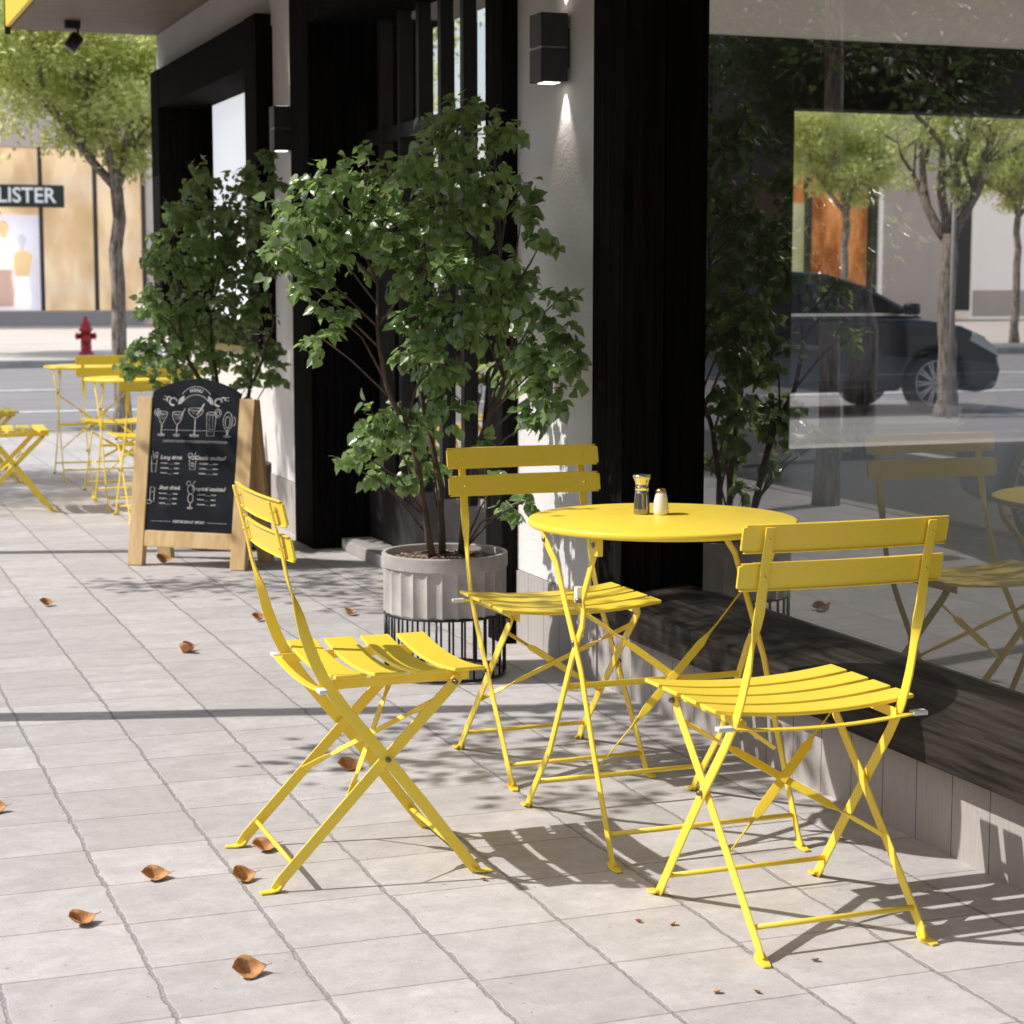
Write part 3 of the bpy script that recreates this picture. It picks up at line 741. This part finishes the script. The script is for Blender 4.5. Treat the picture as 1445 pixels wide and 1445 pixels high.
def line(pts, w=.0022):
    pts = [V((a, b)) for a, b in pts]; vs = []; fs = []
    for i, p in enumerate(pts):
        d = (pts[min(i+1, len(pts)-1)]-pts[max(i-1, 0)]); d = d.normalized() if d.length > 0 else V((1, 0)); n_ = V((-d.y, d.x))*w/2
        vs += [(p.x+n_.x, BY, p.y+n_.y), (p.x-n_.x, BY, p.y-n_.y)]
    fs = [(2*i, 2*i+1, 2*i+3, 2*i+2) for i in range(len(pts)-1)]
    chk.add(vs, fs, False, F)
def ell(cx, cz, rx, rz, a0=0, a1=2*PI, n=16, w=.0022): line([(cx+rx*math.cos(lerp(a0, a1, i/n)), cz+rz*math.sin(lerp(a0, a1, i/n))) for i in range(n+1)], w)
# banner
for i, ch_ in enumerate('MENU'):
    a = (i-1.5)*.30; T(ch_, .055*math.sin(a)+0.0, .775-.03*(1-math.cos(a)*1.0), .021, 0, .0006, -a*.6)
ell(0, .700, .088, .092, math.radians(38), math.radians(142), 14, .0024)
ell(0, .690, .072, .066, math.radians(35), math.radians(145), 14, .0024)
for s in (-1, 1):
    chk_pts = [(s*.060, .752), (s*.082, .735), (s*.086, .712), (s*.070, .716), (s*.056, .735)]
    vs = [(x, BY, z) for x, z in chk_pts]; chk.add(vs, [tuple(range(5))], False, F)
    ell(s*.110, .724, .018, .016, 0, 2*PI*.8, 12, .0075)
    ell(s*.132, .732, .010, .014, 0, PI*1.2, 8, .005)
    line([(s*.142, .742), (s*.158, .748)], .002); line([(s*.144, .733), (s*.162, .733)], .002)
# five drinks
def stemglass(x, z, w, bowl, stem, curve=1.0):
    top = z+bowl+stem
    ell(x, top, w, .006); pts = []
    for i in range(9):
        f = i/8; pts.append((x-w*(1-f**(1.6*curve)), top-bowl*f))
    line(pts); line([(2*x-a, b) for a, b in pts])
    line([(x, z+stem), (x, z)], .0034); ell(x, z, w*.62, .004)
    for q in range(3): line([(x-w*.5+q*w*.4, top-.006), (x-w*.3+q*w*.3, top-bowl*.55)], .0012)
zb = .577
stemglass(-.160, zb, .026, .055, .042, .8); ell(-.184, zb+.098, .015, .015); ell(-.184, zb+.098, .008, .008)
stemglass(-.085, zb, .025, .052, .045, 1.5); line([(-.075, zb+.07), (-.050, zb+.118)], .003)
stemglass(.002, zb, .036, .040, .075, 1.4); line([(.010, zb+.09), (.042, zb+.140)], .005)
line([(.056, zb+.098), (.062, zb), (.096, zb), (.104, zb+.098)]); ell(.080, zb+.098, .024, .006); ell(.110, zb+.100, .017, .018); ell(.110, zb+.100, .010, .010)
line([(.066, zb+.03), (.094, zb+.03)], .0014); line([(.070, zb+.09), (.074, zb+.012)], .0012); line([(.086, zb+.09), (.088, zb+.012)], .0012)
ell(.160, zb+.066, .022, .040); ell(.160, zb+.062, .012, .026); line([(.160, zb+.026), (.160, zb)], .010); ell(.160, zb, .016, .004); ell(.186, zb+.066, .011, .020, -PI/2, PI/2)
line([(-.150, zb-.024), (.165, zb-.024)], .0016); line([(-.165, zb+.022), (.17, zb+.022)], .0012); line([(-.15, zb-.030), (.165, zb-.030)], .0010)
# four sections
def section(x, z, title, icon):
    T(title, x+.096, z, .0245, .28, .0004)
    for r in range(3):
        zz = z-.026-r*.0215
        wds = random.uniform(.026, .042); q = x+.045
        while q < x+.045+wds:
            line([(q, zz+random.uniform(-.001, .001)), (q+.003, zz+.003), (q+.005, zz-.002)], .0022); q += .0055
        q = x+.112
        while q < x+.135:
            line([(q, zz-.002), (q+.003, zz+.003), (q+.005, zz-.001)], .0026); q += .006
        line([(x+.045+wds+.006, zz-.003), (x+.106, zz-.003)], .0007)
    bx = x+.012
    if icon == 0:
        line([(bx-.015, z+.004), (bx-.010, z-.066), (bx+.010, z-.066), (bx+.015, z+.004)]); ell(bx, z+.004, .016, .005); line([(bx, z-.01), (bx-.01, z+.03)]); line([(bx-.013, z-.03), (bx+.013, z-.03)], .0015); ell(bx+.01, z+.012, .008, .008)
    elif icon == 1:
        line([(bx-.017, z+.0), (bx-.012, z-.052), (bx+.012, z-.052), (bx+.017, z+.0)]); ell(bx, z, .018, .005); ell(bx-.012, z+.010, .010, .010); line([(bx, z-.01), (bx+.014, z+.026)]); ell(bx, z-.03, .006, .008)
    elif icon == 2:
        line([(bx-.011, z+.0), (bx-.009, z-.062), (bx+.009, z-.062), (bx+.011, z+.0), (bx-.011, z)]); ell(bx-.014, z-.064, .012, .009); line([(bx-.009, z-.02), (bx+.009, z-.02)], .0015)
    else:
        ell(bx, z-.004, .016, .020); ell(bx, z-.042, .013, .020); line([(bx, z-.062), (bx, z-.084)], .003); ell(bx, z-.085, .013, .003); ell(bx-.012, z+.022, .010, .010); line([(bx+.004, z+.01), (bx+.018, z+.034)])
section(-.198, .478, 'Long drink', 0); section(-.010, .480, 'Classic cocktail', 1)
section(-.198, .345, 'Shot drink', 2); section(-.010, .345, 'Tropical cocktail', 3)
T('RESTAURANT MENU', 0, .198, .0165, 0, .0003)
line([(-.185, .198), (-.088, .198)], .0012); line([(.088, .198), (.185, .198)], .0012)
o = chk.build('chalk_writing', M['chalk'], bd)

# ------------------------------------------------------------------ fallen leaves
def dry_leaf(x, y, label, s=.075, rz=0, curl=1.0, z=0, small=False):
    s *= 1.08
    vs = []; fs = []; nx, ny = 6, 8
    rnd = random.Random(int(x*1000+y*77))
    for j in range(ny+1):
        f = j/ny; wdt = .47*math.sin(PI*f**.85)**1.05 if 0 < f < 1 else .008
        for i in range(nx+1):
            g = 2*i/nx-1
            xx = g*wdt; yy = f-.5; 
            zz = curl*(.62*abs(g*wdt)**1.2+.55*max(0, f-.45)**1.6+.95*max(0, .42-f)**1.25)+rnd.uniform(-.012, .012)
            vs.append(((xx*(1-.18*curl))*s, yy*s*(1-.12*curl), zz*s))
    for j in range(ny):
        for i in range(nx):
            a = j*(nx+1)+i; fs.append((a, a+1, a+nx+2, a+nx+1))
    tl = math.radians(24+rnd.uniform(-8, 12)); ct, st_ = math.cos(tl), math.sin(tl)
    vs = [(a*ct+c*st_, b, -a*st_+c*ct) for a, b, c in vs]
    zm = min(v[2] for v in vs)
    vs = [(a, b, c-zm+.002) for a, b, c in vs]
    root = thing('dry_leaf', label, 'leaf', (x, y, z), rz, 'dry leaves on the paving') if not small else None
    if small:
        o = raw('leaf_fragment', M['dry'], vs, fs); o.location = (x, y, z); o.rotation_euler = (0, 0, math.radians(rz))
        so = o.modifiers.new('s', 'SOLIDIFY'); so.thickness = .0008
        tag(o, label, 'leaf fragment', 'tiny leaf fragments in front of the nearest chair'); return
    o = raw('blade', M['dry'], vs, fs, root); so = o.modifiers.new('s', 'SOLIDIFY'); so.thickness = .0007
    v0 = V(vs[ny*(nx+1)+nx//2])
    MB().tube([v0, v0+V((.003, .07*s, .02*s)), v0+V((.005, .13*s, .05*s))], [.0011, .0009, .0007], 6).build('stalk', M['dry'], root)
dry_leaf(.488, 3.711, 'curled brown leaf on the pavers at lower left, between the picture edge and the chair', .062, -70, 1.0)
dry_leaf(.729, 3.327, 'curled brown leaf lying nearest to the camera at bottom left', .066, -88, .9)
dry_leaf(.674, 3.95, 'brown leaf lying left of the pair near the side-on chair', .062, -95, .9)
dry_leaf(.841, 3.878, 'upright curled brown leaf beside the rear foot of the side-on chair', .060, -75, 1.1)
dry_leaf(.933, 4.072, 'brown leaf under the rear rod of the side-on chair', .062, -85, .9)
dry_leaf(.410, 4.595, 'brown leaf cut by the left edge of the picture', .062, -90, .9)
dry_leaf(.894, 7.552, 'small curled leaf on the sunny paving left of the chalkboard shadow', .058, -100, 1.3)
dry_leaf(1.225, 6.452, 'thin dark curled leaf on the open paving between sign and side-on chair', .058, -80, 1.4)
dry_leaf(1.582, 6.943, 'curled leaf seen just behind the backrest of the side-on chair', .058, -100, 1.3)
dry_leaf(1.927, 6.946, 'curled leaf on the paving left of the concrete planter', .058, -60, 1.2)
dry_leaf(1.524, 8.55, 'brown leaf beneath the chalkboard sign', .085, -80, 1.3)
dry_leaf(1.299, 4.703, 'dark brown leaf in shade seen through the legs of the side-on chair', .062, -95, 1.0)
dry_leaf(1.20, 6.41, 'curled leaf mirrored in the big window, on the paving by the sign', .07, 20, 1.3)
for x, y, r in ((1.5, 3.345, 30), (1.557, 3.305, 120), (1.714, 3.032, 60), (1.539, 2.926, 10), (1.475, 2.949, 100), (1.308, 3.699, 40)):
    dry_leaf(x, y, 'tiny brown leaf fragment on the sunlit pavers around the nearest chair', .016, r, .8, 0, True)

# ------------------------------------------------------------------ trees
KITE = [(0, 0, 0), (-.26, .42, .06), (0, 1, -.04), (.26, .42, .06)]
KF = [(0, 1, 2), (0, 2, 3)]
def tree_meshes(name, h0, H, rad, r0, nlimb, nclus, nleaf, lsize, seed, mat, lean=(0, 0), fork=None, flat=.8):
    """returns (trunk object, crown object) at the origin: trunk forks at h0, crown centred near H"""
    rnd = random.Random(seed)
    tr = MB(); tips = []
    p0 = V((0, 0, -.02)); p1 = V((lean[0]*h0, lean[1]*h0, h0))
    pts = []
    for i in range(9):
        f = i/8; pts.append(p0.lerp(p1, f)+V((rnd.uniform(-1, 1), rnd.uniform(-1, 1), 0))*r0*.28*(0 < i < 8))
    tr.tube(pts, [r0*lerp(1.0, .74, i/8)*(1.35 if i == 0 else 1) for i in range(9)], 12)
    def limb(p, d, L, r, lev):
        q = [p]; cur = p.copy(); dd = d.normalized(); n = 5
        for i in range(n):
            dd = (dd+V((rnd.gauss(0, .14), rnd.gauss(0, .14), rnd.gauss(.03, .08)))).normalized()
            cur = cur+dd*L/n; q.append(cur.copy())
        tr.tube(q, [r*lerp(1, .45, i/n) for i in range(n+1)], 7 if lev < 2 else 5)
        if lev >= 3: tips.append(q[-1]); return
        for k in range(3 if lev < 2 else 2):
            s = q[rnd.randint(2, n)]; tips.append(s+rv(.0))
            a = rnd.uniform(0, 2*PI); side = V((math.cos(a), math.sin(a), rnd.uniform(.0, .7)))
            limb(s, dd*.7+side, L*rnd.uniform(.55, .8), r*.5, lev+1)
        tips.append(q[-1])
    for k in range(nlimb):
        a = 2*PI*k/nlimb+rnd.uniform(-.4, .4); up = rnd.uniform(1.1, 2.0)
        limb(pts[-1] if k % 2 == 0 else pts[-2].lerp(pts[-1], .6), V((math.cos(a), math.sin(a), up)), (H-h0)*rnd.uniform(.55, .85), r0*.58, 0)
    trunk = tr.build('trunk', M['tree_bark'])
    vs = []; fs = []; cz = H; 
    cl = []
    for _ in range(nclus):
        d = V((rnd.gauss(0, 1), rnd.gauss(0, 1), rnd.gauss(0, 1))).normalized()*rnd.uniform(.25, 1)**.6
        cl.append((V((d.x*rad, d.y*rad, cz+d.z*rad*flat)), rnd.uniform(.16, .32)*rad*.75))
    for tp in tips[::2]:
        cl.append((tp+rv(.1), rnd.uniform(.12, .24)*rad*.7))
    for c, r in cl:
        for q in range(nleaf):
            g = V((rnd.gauss(0, .5), rnd.gauss(0, .5), rnd.gauss(0, .36)))*r
            p = c+g; d = g.normalized()*.6+V((rnd.gauss(0, .6), rnd.gauss(0, .6), rnd.gauss(-.1, .5)))
            add_leaf(vs, fs, p, d, V((rnd.gauss(0, .6), rnd.gauss(0, .6), 1)), lsize*rnd.uniform(.7, 1.3), KITE, KF)
    crown = raw('crown', mat, vs, fs, None, True)
    return trunk, crown
def plant_tree(parts, loc, rz, label, scale=1.0, first=False, grp='street trees'):
    t = thing('street_tree', label, 'tree', loc, rz, grp); t.scale = (scale,)*3
    for p in parts:
        o = p if first else p.copy()
        if not first: COL.objects.link(o)
        o.parent = t
    return t
light = tree_meshes('a', 2.0, 3.35, 1.45, .070, 5, 85, 150, .060, 11, M['tree_leaf'])
plant_tree(light, (2.56, 16.15, 0), 40, 'slim street tree with bright crown, its pale trunk behind the left plant', 1.0, True)
plant_tree(light, (.35, 18.7, -.12), 130, 'street tree whose bright crown fills the upper left corner', 1.30)
plant_tree(light, (2.2, 34.6, 0), 250, 'far street tree beyond the cross street, seen between the nearer crowns', 1.75)
plant_tree(light, (19.6, 34.0, 0), 20, 'bright leafy tree in front of the orange window behind the dark car', 1.30)
plant_tree(light, (24.0, 34.6, 0), 200, 'bright leafy tree before the white wall at the right picture edge', 1.30)
plant_tree(light, (-4.6, 33.6, 0), 300, 'far street tree mirrored in the glazed entrance', 1.3)
plant_tree(light, (.8, 36.0, 0), 95, 'far street tree at the left edge behind the shop sign', 1.6)
mid = tree_meshes('b', 1.85, 3.45, .95, .105, 4, 16, 60, .065, 23, M['tree_leaf'])
plant_tree(mid, (11.05, 17.1, -.12), 15, 'forked dark-barked tree at the kerb, in front of the dark blue car', 1.0, True)
big = tree_meshes('c', 2.0, 3.6, 1.55, .13, 5, 110, 160, .062, 31, M['dark_leaf'], flat=.95)
plant_tree(big, (-2.9, 13.2, -.12), 60, 'dense dark tree mirrored in the upper left of the big window', 1.0, True)
# slender kerb trees whose crowns are above the picture
slim = tree_meshes('d', 3.7, 5.2, .95, .062, 4, 40, 80, .075, 41, M['dark_leaf'])
def twigs(parent, blobs, seed, org):
    rnd = random.Random(seed); vs = []; fs = []; tr = MB()
    for x, y, z, r, n in blobs:
        c = V((x, y, z))-V(org)
        s = V((0, 0, 3.75)); m_ = s.lerp(c, .5)+V((.12, -.05, .10))
        tr.tube([s, m_, c], [.007, .005, .003], 6)
        for q in range(n):
            g = V((rnd.gauss(0, .55), rnd.gauss(0, .55), rnd.gauss(0, .35)))*r; p = c+g
            if q % 6 == 0: tr.tube([c, p], [.003, .0015], 4)
            add_leaf(vs, fs, p, g+V((0, 0, -.02)), V((rnd.gauss(-.3, .4), rnd.gauss(0, .4), 1)), rnd.uniform(.035, .06), HEART, HF, .8)
    tr.build('side_branches', M['bark'], parent); raw('side_foliage', M['dark_leaf'], vs, fs, parent)
ta = plant_tree(slim, (-.56, 5.93, 0), 0, 'slender kerb tree casting its thin shadow past the side-on chair', 1.0, True)
def src(gx, gy, z): return (gx-.932*z, gy+.261*z, z)
BL = []
for gx, gy, z, r, n in ((1.36, 4.83, 2.1, .17, 60), (1.62, 4.62, 2.2, .20, 80), (1.95, 4.62, 2.3, .22, 85), (2.15, 4.95, 2.35, .22, 90), (2.25, 4.40, 2.45, .20, 70), (1.75, 5.05, 2.3, .16, 50),
                        (2.35, 5.20, 2.5, .22, 80), (1.78, 4.22, 2.35, .14, 40), (2.30, 4.05, 2.5, .14, 34), (2.55, 4.7, 2.6, .25, 90)):
    BL.append((*src(gx, gy, z), r, n))
twigs(ta, BL, 5, (-.56, 5.93, 0))
tb2 = plant_tree(slim, (-.56, 9.55, 0), 110, 'slender kerb tree mirrored as a dark trunk in the big window')
BL = []
for gx, gy, z, r, n in ((1.30, 7.95, 2.1, .17, 60), (1.60, 7.80, 2.2, .20, 80), (1.95, 7.70, 2.3, .24, 100), (2.1, 7.4, 2.3, .2, 60), (2.2, 8.0, 2.4, .25, 100), (2.3, 6.9, 2.4, .2, 60), (2.0, 7.05, 2.4, .14, 30)):
    BL.append((*src(gx, gy, z), r, n))
twigs(tb2, BL, 6, (-.56, 9.55, 0))
# rotate back so the side branches keep their place
for o in bpy.data.objects:
    if o.parent == tb2 and o.name.startswith('side'): o.rotation_euler = (0, 0, math.radians(-110))

# ------------------------------------------------------------------ hydrant
t = thing('fire_hydrant', 'red fire hydrant on the far pavement across the street', 'hydrant', (4.88, 34.5, 0))
MB().lathe([(0, 0), (.13, 0), (.13, .04), (.095, .05), (.09, .40), (.12, .41), (.12, .44), (.10, .46), (.085, .54), (.04, .60), (.03, .66), (0, .665)], 20).build('barrel', M['red_paint'], t)
for s in (-1, 1):
    MB().lathe([(0, 0), (.05, 0), (.05, .06), (.062, .062), (.062, .09), (.02, .10), (0, .12)], 14, mtx=Matrix.Translation((.08*s, 0, .32)) @ Matrix.Rotation(math.radians(90*s), 4, 'Y')).build('side_cap', M['red_paint'], t)
MB().lathe([(0, 0), (.06, 0), (.06, .06), (.075, .062), (.075, .10), (0, .11)], 14, mtx=Matrix.Translation((0, -.08, .27)) @ Matrix.Rotation(math.radians(90), 4, 'X')).build('front_cap', M['red_paint'], t)

# ------------------------------------------------------------------ cars
def make_car(label, loc, rz, paint, name='parked_car'):
    t = thing(name, label, 'car', loc, rz)
    wx = (1.22, -1.22); R = .315; A = .375; zc = .315
    top = [(-2.04, .48), (-2.07, .74), (-1.99, .98), (-1.60, 1.03), (0, 1.01), (.85, .99), (1.15, .97), (1.55, .91), (1.83, .80), (1.98, .64), (2.04, .44), (1.98, .24)]
    bot = []
    for cx_ in wx:
        bot.append((cx_+A, .24))
        for i in range(1, 12):
            a = PI*i/12; bot.append((cx_+A*math.cos(a), zc-.03+A*math.sin(a)))
        bot.append((cx_-A, .24))
    poly = top+[(1.75, .21)]+bot+[(-1.8, .24), (-2.0, .30)]
    hw = .80
    mb = MB(); mb.prism(poly, 2*hw, Matrix.Translation((0, -hw, 0)))
    body = mb.build('body', paint, t, .07, 4)
    # greenhouse, tapering upward
    gp = [(-1.90, 1.00), (-1.62, 1.28), (-1.10, 1.44), (-.35, 1.475), (.05, 1.45), (.42, 1.34), (1.12, .985)]
    yh = lambda z: lerp(.735, .56, (z-.98)/.50)
    vs = [(x, -yh(z), z) for x, z in gp]+[(x, yh(z), z) for x, z in gp]; n = len(gp)
    fs = [tuple(range(n)), tuple(range(2*n-1, n-1, -1))]+[((i+1) % n, i, i+n, (i+1) % n+n) for i in range(n)]
    MB().add(vs, fs).build('cabin', paint, t, .03, 3)
    def pane(pl, nm):
        for s in (-1, 1):
            vs = [(x, s*(yh(z)+.004), z) for x, z in pl]; MB().add(vs, [tuple(range(len(pl)))]).build(nm, M['car_glass'], t)
    pane([(-.02, 1.04), (.92, 1.04), (.42, 1.30), (.06, 1.405), (-.14, 1.425)], 'side_window')
    pane([(-1.02, 1.04), (-.10, 1.04), (-.22, 1.428), (-.80, 1.415)], 'side_window')
    pane([(-1.60, 1.05), (-1.10, 1.04), (-.90, 1.40), (-1.25, 1.33)], 'side_window')
    vs = [(x, y, z+.004) for x, z in ((1.04, 1.03), (.46, 1.33)) for y in (-yh(z)+.05, yh(z)-.05)]
    MB().add([(a+.01, b, c) for a, b, c in vs], [(0, 1, 3, 2)]).build('windscreen', M['car_glass'], t)
    for s in (-1, 1):
        MB().box(.80, s*.86-.07, 1.03, .95, s*.86+.07, 1.15).build('wing_mirror', paint, t, .03)
        MB().box(.30, s*.803-.006, .885, .43, s*.803+.006, .900).build('door_handle', M['bolt'], t, .004)
        MB().box(-.60, s*.803-.006, .895, -.47, s*.803+.006, .910).build('door_handle', M['bolt'], t, .004)
        MB().prism([(1.62, .76), (1.99, .58), (1.93, .70), (1.68, .85)], .03, Matrix.Translation((0, s*.79-.015, 0))).build('headlight', M['headlight'], t, .005)
        MB().bar([(-1.60, s*(yh(1.03)+.004), 1.032), (1.00, s*(yh(1.03)+.004), 1.032)], .026, .008, 0, side=(0, 0, 1)).build('trim_strip', M['chrome'], t)
        MB().box(-.84, s*.802-.004, .30, .84, s*.802+.004, .36).build('lower_trim', M['tyre'], t)
    for cx_ in wx:
        for s in (-1, 1):
            mw = Matrix.Translation((cx_, s*.70, zc)) @ Matrix.Rotation(math.radians(-90*s), 4, 'X')
            w = MB().lathe([(.215, -.09), (.29, -.09), (.312, -.06), (.315, 0), (.312, .06), (.29, .09), (.215, .09)], 40, mtx=mw).build('wheel', M['tyre'], t)
            rm_ = MB().lathe([(0, .02), (.05, .05), (.20, .02), (.222, .085), (.232, .092), (.234, .06), (.22, 0), (0, 0)], 40, mtx=mw)
            rm_.build('rim', M['tyre'], w)
            sp = MB()
            for k in range(10):
                for dd in (-.10, .10):
                    a = 2*PI*k/10+dd; a2 = 2*PI*k/10+dd*.9
                    sp.bar([mw @ V((.03*math.cos(a), .03*math.sin(a), .100)), mw @ V((.224*math.cos(a2), .224*math.sin(a2), .100))], [.018, .015], .012, 0, side=tuple(mw.to_3x3() @ V((-math.sin(a), math.cos(a), 0))))
            sp.lathe([(0, .06), (.04, .06), (.04, .09), (0, .112)], 16, mtx=mw)
            sp.tube([mw @ V((.228*math.cos(2*PI*k/40), .228*math.sin(2*PI*k/40), .088)) for k in range(41)], .007, 6, False)
            sp.build('spokes', M['alloy'], w)
    return t
make_car('dark blue-black car with chrome window line, seen whole through the big window', (10.0, 18.35, -.12), 0, M['car_blue'])
make_car('navy car at the kerb, mirrored at the right edge of the window', (-1.74, 6.86, -.12), 90, M['car_navy'])

# ------------------------------------------------------------------ street name plate on the forked tree side
t = thing('street_sign', 'narrow pale sign plate on a thin post beside the forked tree, seen through the glass', 'sign', (10.92, 16.82, -.12))
MB().tube([(0, 0, 0), (0, 0, 3.22)], .022, 10).build('post', M['kerb'], t)
MB().box(-.09, -.03, 2.74, .09, -.022, 3.20).build('sign_plate', M['far_white'], t, .003)

# ------------------------------------------------------------------ far buildings
FY = 58.0
fb = thing('corner_shop_building', 'beige shop building with tall warm-lit glazing facing the cross street', 'building', (4, FY, 0))
def FB(nm, mat, b, par=None, org=(4, FY, 0), bevel=0):
    par = par or fb
    mb = MB()
    for q in b: mb.box(q[0]-org[0], q[1]-org[1], q[2]-org[2], q[3]-org[0], q[4]-org[1], q[5]-org[2])
    return mb.build(nm, mat, par, bevel)
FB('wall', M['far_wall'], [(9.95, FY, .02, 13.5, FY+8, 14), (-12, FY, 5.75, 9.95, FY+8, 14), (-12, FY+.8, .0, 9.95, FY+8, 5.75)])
FB('shop_window', M['shop_warm'], [(7.55, FY+.35, .45, 9.95, FY+.5, 5.1), (5.95, FY+.352, .45, 7.55, FY+.5, 5.1), (-8, FY+.35, 3.3, 5.95, FY+.5, 5.75)])
FB('display_backdrop', M['shop_cool'], [(5.95, FY+.25, .45, 7.05, FY+.348, 3.2), (-8, FY+.25, .45, 5.95, FY+.34, 3.2)])
_ = [FB('window_mullion', M['mullion'], [(x-.05, FY-.05, .45, x+.05, FY+.20, 5.7)]) for x in (7.02, 8.57, 9.97, 3.6, 1.2, -1.2)]
FB('shop_plinth', M['far_plinth'], [(-12, FY-.15, 0, 9.9, FY+.34, .42)])
FB('window_head', M['far_wall'], [(-12, FY-.1, 5.12, 9.9, FY+.1, 5.75)])
def figure(x, sc_, mats):
    for k, (z0, pr) in enumerate(((.5, [(0, 0), (.20, 0), (.24, .3), (.17, .75), (.19, .9), (0, .92)]), (1.43, [(0, 0), (.18, 0), (.26, .35), (.30, .62), (.10, .75), (0, .76)]), (2.2, [(0, 0), (.07, 0), (.07, .08), (.13, .2), (.13, .32), (.07, .42), (0, .44)]))):
        MB().lathe([(a*sc_, b*sc_) for a, b in pr], 20).build('mannequin_clothing', mats[k], fb, loc=(x-4, .05, z0*sc_))
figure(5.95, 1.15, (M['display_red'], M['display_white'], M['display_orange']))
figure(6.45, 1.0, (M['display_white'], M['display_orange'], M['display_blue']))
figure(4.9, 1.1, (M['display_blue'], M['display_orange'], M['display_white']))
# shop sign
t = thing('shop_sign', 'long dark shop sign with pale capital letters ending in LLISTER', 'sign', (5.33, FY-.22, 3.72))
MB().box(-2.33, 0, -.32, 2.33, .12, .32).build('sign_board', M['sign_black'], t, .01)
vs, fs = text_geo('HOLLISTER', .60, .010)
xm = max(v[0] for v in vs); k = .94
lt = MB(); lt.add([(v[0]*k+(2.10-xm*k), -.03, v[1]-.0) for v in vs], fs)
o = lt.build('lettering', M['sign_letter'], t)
# building seen through the cafe
b2 = thing('rendered_building', 'pale rendered building with an orange lit window, seen through the cafe glass', 'building', (30, FY, 0))
o2 = (30, FY, 0)
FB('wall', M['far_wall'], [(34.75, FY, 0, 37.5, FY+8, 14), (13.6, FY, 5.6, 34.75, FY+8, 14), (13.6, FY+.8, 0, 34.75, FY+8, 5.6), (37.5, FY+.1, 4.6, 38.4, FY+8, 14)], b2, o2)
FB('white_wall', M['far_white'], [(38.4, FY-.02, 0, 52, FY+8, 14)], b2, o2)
FB('lit_window', M['shop_orange'], [(32.1, FY+.3, 0.2, 34.4, FY+.5, 5.6)], b2, o2)
FB('display_window', M['shop_green'], [(18, FY+.3, .2, 32.1, FY+.48, 3.9)], b2, o2)
FB('window_head', M['shop_orange'], [(18, FY+.28, 3.9, 32.1, FY+.5, 5.6)], b2, o2)
FB('window_post', M['far_white'], [(34.68, FY-.12, 0, 34.80, FY-.01, 6.0)], b2, o2)
FB('window_mullion', M['mullion'], [(32.0, FY+.0, .2, 32.15, FY+.25, 5.6)], b2, o2)
FB('window_mullion', M['mullion'], [(34.40, FY, .2, 34.66, FY+.25, 5.6)], b2, o2)
FB('door', M['mullion'], [(37.5, FY+.05, .3, 38.4, FY+.09, 4.6)], b2, o2)
FB('shadow_panel', M['far_wall'], [(38.45, FY-.06, .1, 41.0, FY-.03, 1.0)], b2, o2)  # thin darker panel in place of a cast shadow on the white wall
# opposite side of the main street
ob = thing('opposite_block', 'dark building across the main street, mirrored in the cafe glass', 'building', (-17, 15, 0))
mb = MB(); mb.box(-4, -45, -.15, 2.5, 30, 7.6); mb.build('wall', M['brown_block'], ob)
mb = MB()
for i in range(16):
    for j in range(2): mb.box(2.5, -43+i*4.5, 1.0+j*3.8, 2.56, -40.2+i*4.5, 3.4+j*3.8)
mb.build('window', M['car_glass'], ob)

# ------------------------------------------------------------------ camera
cam = bpy.data.cameras.new('camera'); co = bpy.data.objects.new('camera', cam); COL.objects.link(co)
pitch = math.radians(6.6887); yaw = math.radians(20.3414)
co.location = (0, 0, 1.23); co.rotation_euler = (PI/2-pitch, 0, -yaw)
cam.sensor_width = 36; cam.lens = 36*2750/1445.0
cam.clip_start = .05; cam.clip_end = 1000
cam.dof.use_dof = True; cam.dof.focus_distance = 4.3; cam.dof.aperture_fstop = 9.0
sc.camera = co

# ------------------------------------------------------------------ light
d = V((.41, -.1155, -.44)).normalized()
elev = math.asin(-d.z); az = math.atan2(-d.x, -d.y)       # compass azimuth of the sun from +Y clockwise
w = bpy.data.worlds.new('World'); sc.world = w; w.use_nodes = True
nt = w.node_tree; bg = nt.nodes['Background']
sky = nt.nodes.new('ShaderNodeTexSky'); sky.sky_type = 'NISHITA'; sky.sun_disc = False
sky.sun_elevation = elev; sky.sun_rotation = az; sky.dust_density = 1.5; sky.ozone_density = 1.0
hz = nt.nodes.new('ShaderNodeMix'); hz.data_type = 'RGBA'; hz.blend_type = 'ADD'; hz.inputs[0].default_value = 1
nt.links.new(sky.outputs[0], hz.inputs[6]); hz.inputs[7].default_value = (1.95, 1.98, 2.1, 1)
nt.links.new(hz.outputs[2], bg.inputs[0]); bg.inputs[1].default_value = .15
sl_ = bpy.data.lights.new('sun', 'SUN'); sl_.energy = 4.45; sl_.angle = math.radians(.55); sl_.color = (1, .972, .94)
so = bpy.data.objects.new('sun', sl_); COL.objects.link(so); so.rotation_euler = d.to_track_quat('-Z', 'Y').to_euler(); so.location = (-5, 3, 8)

sc.view_settings.view_transform = 'Standard'; sc.view_settings.look = 'None'; sc.view_settings.exposure = 0; sc.view_settings.gamma = 1
sc.render.engine = 'CYCLES'
cy = sc.cycles
cy.use_denoising = True; cy.max_bounces = 8; cy.diffuse_bounces = 4; cy.glossy_bounces = 4; cy.transparent_max_bounces = 16
cy.caustics_reflective = False; cy.caustics_refractive = False; cy.sample_clamp_indirect = 4
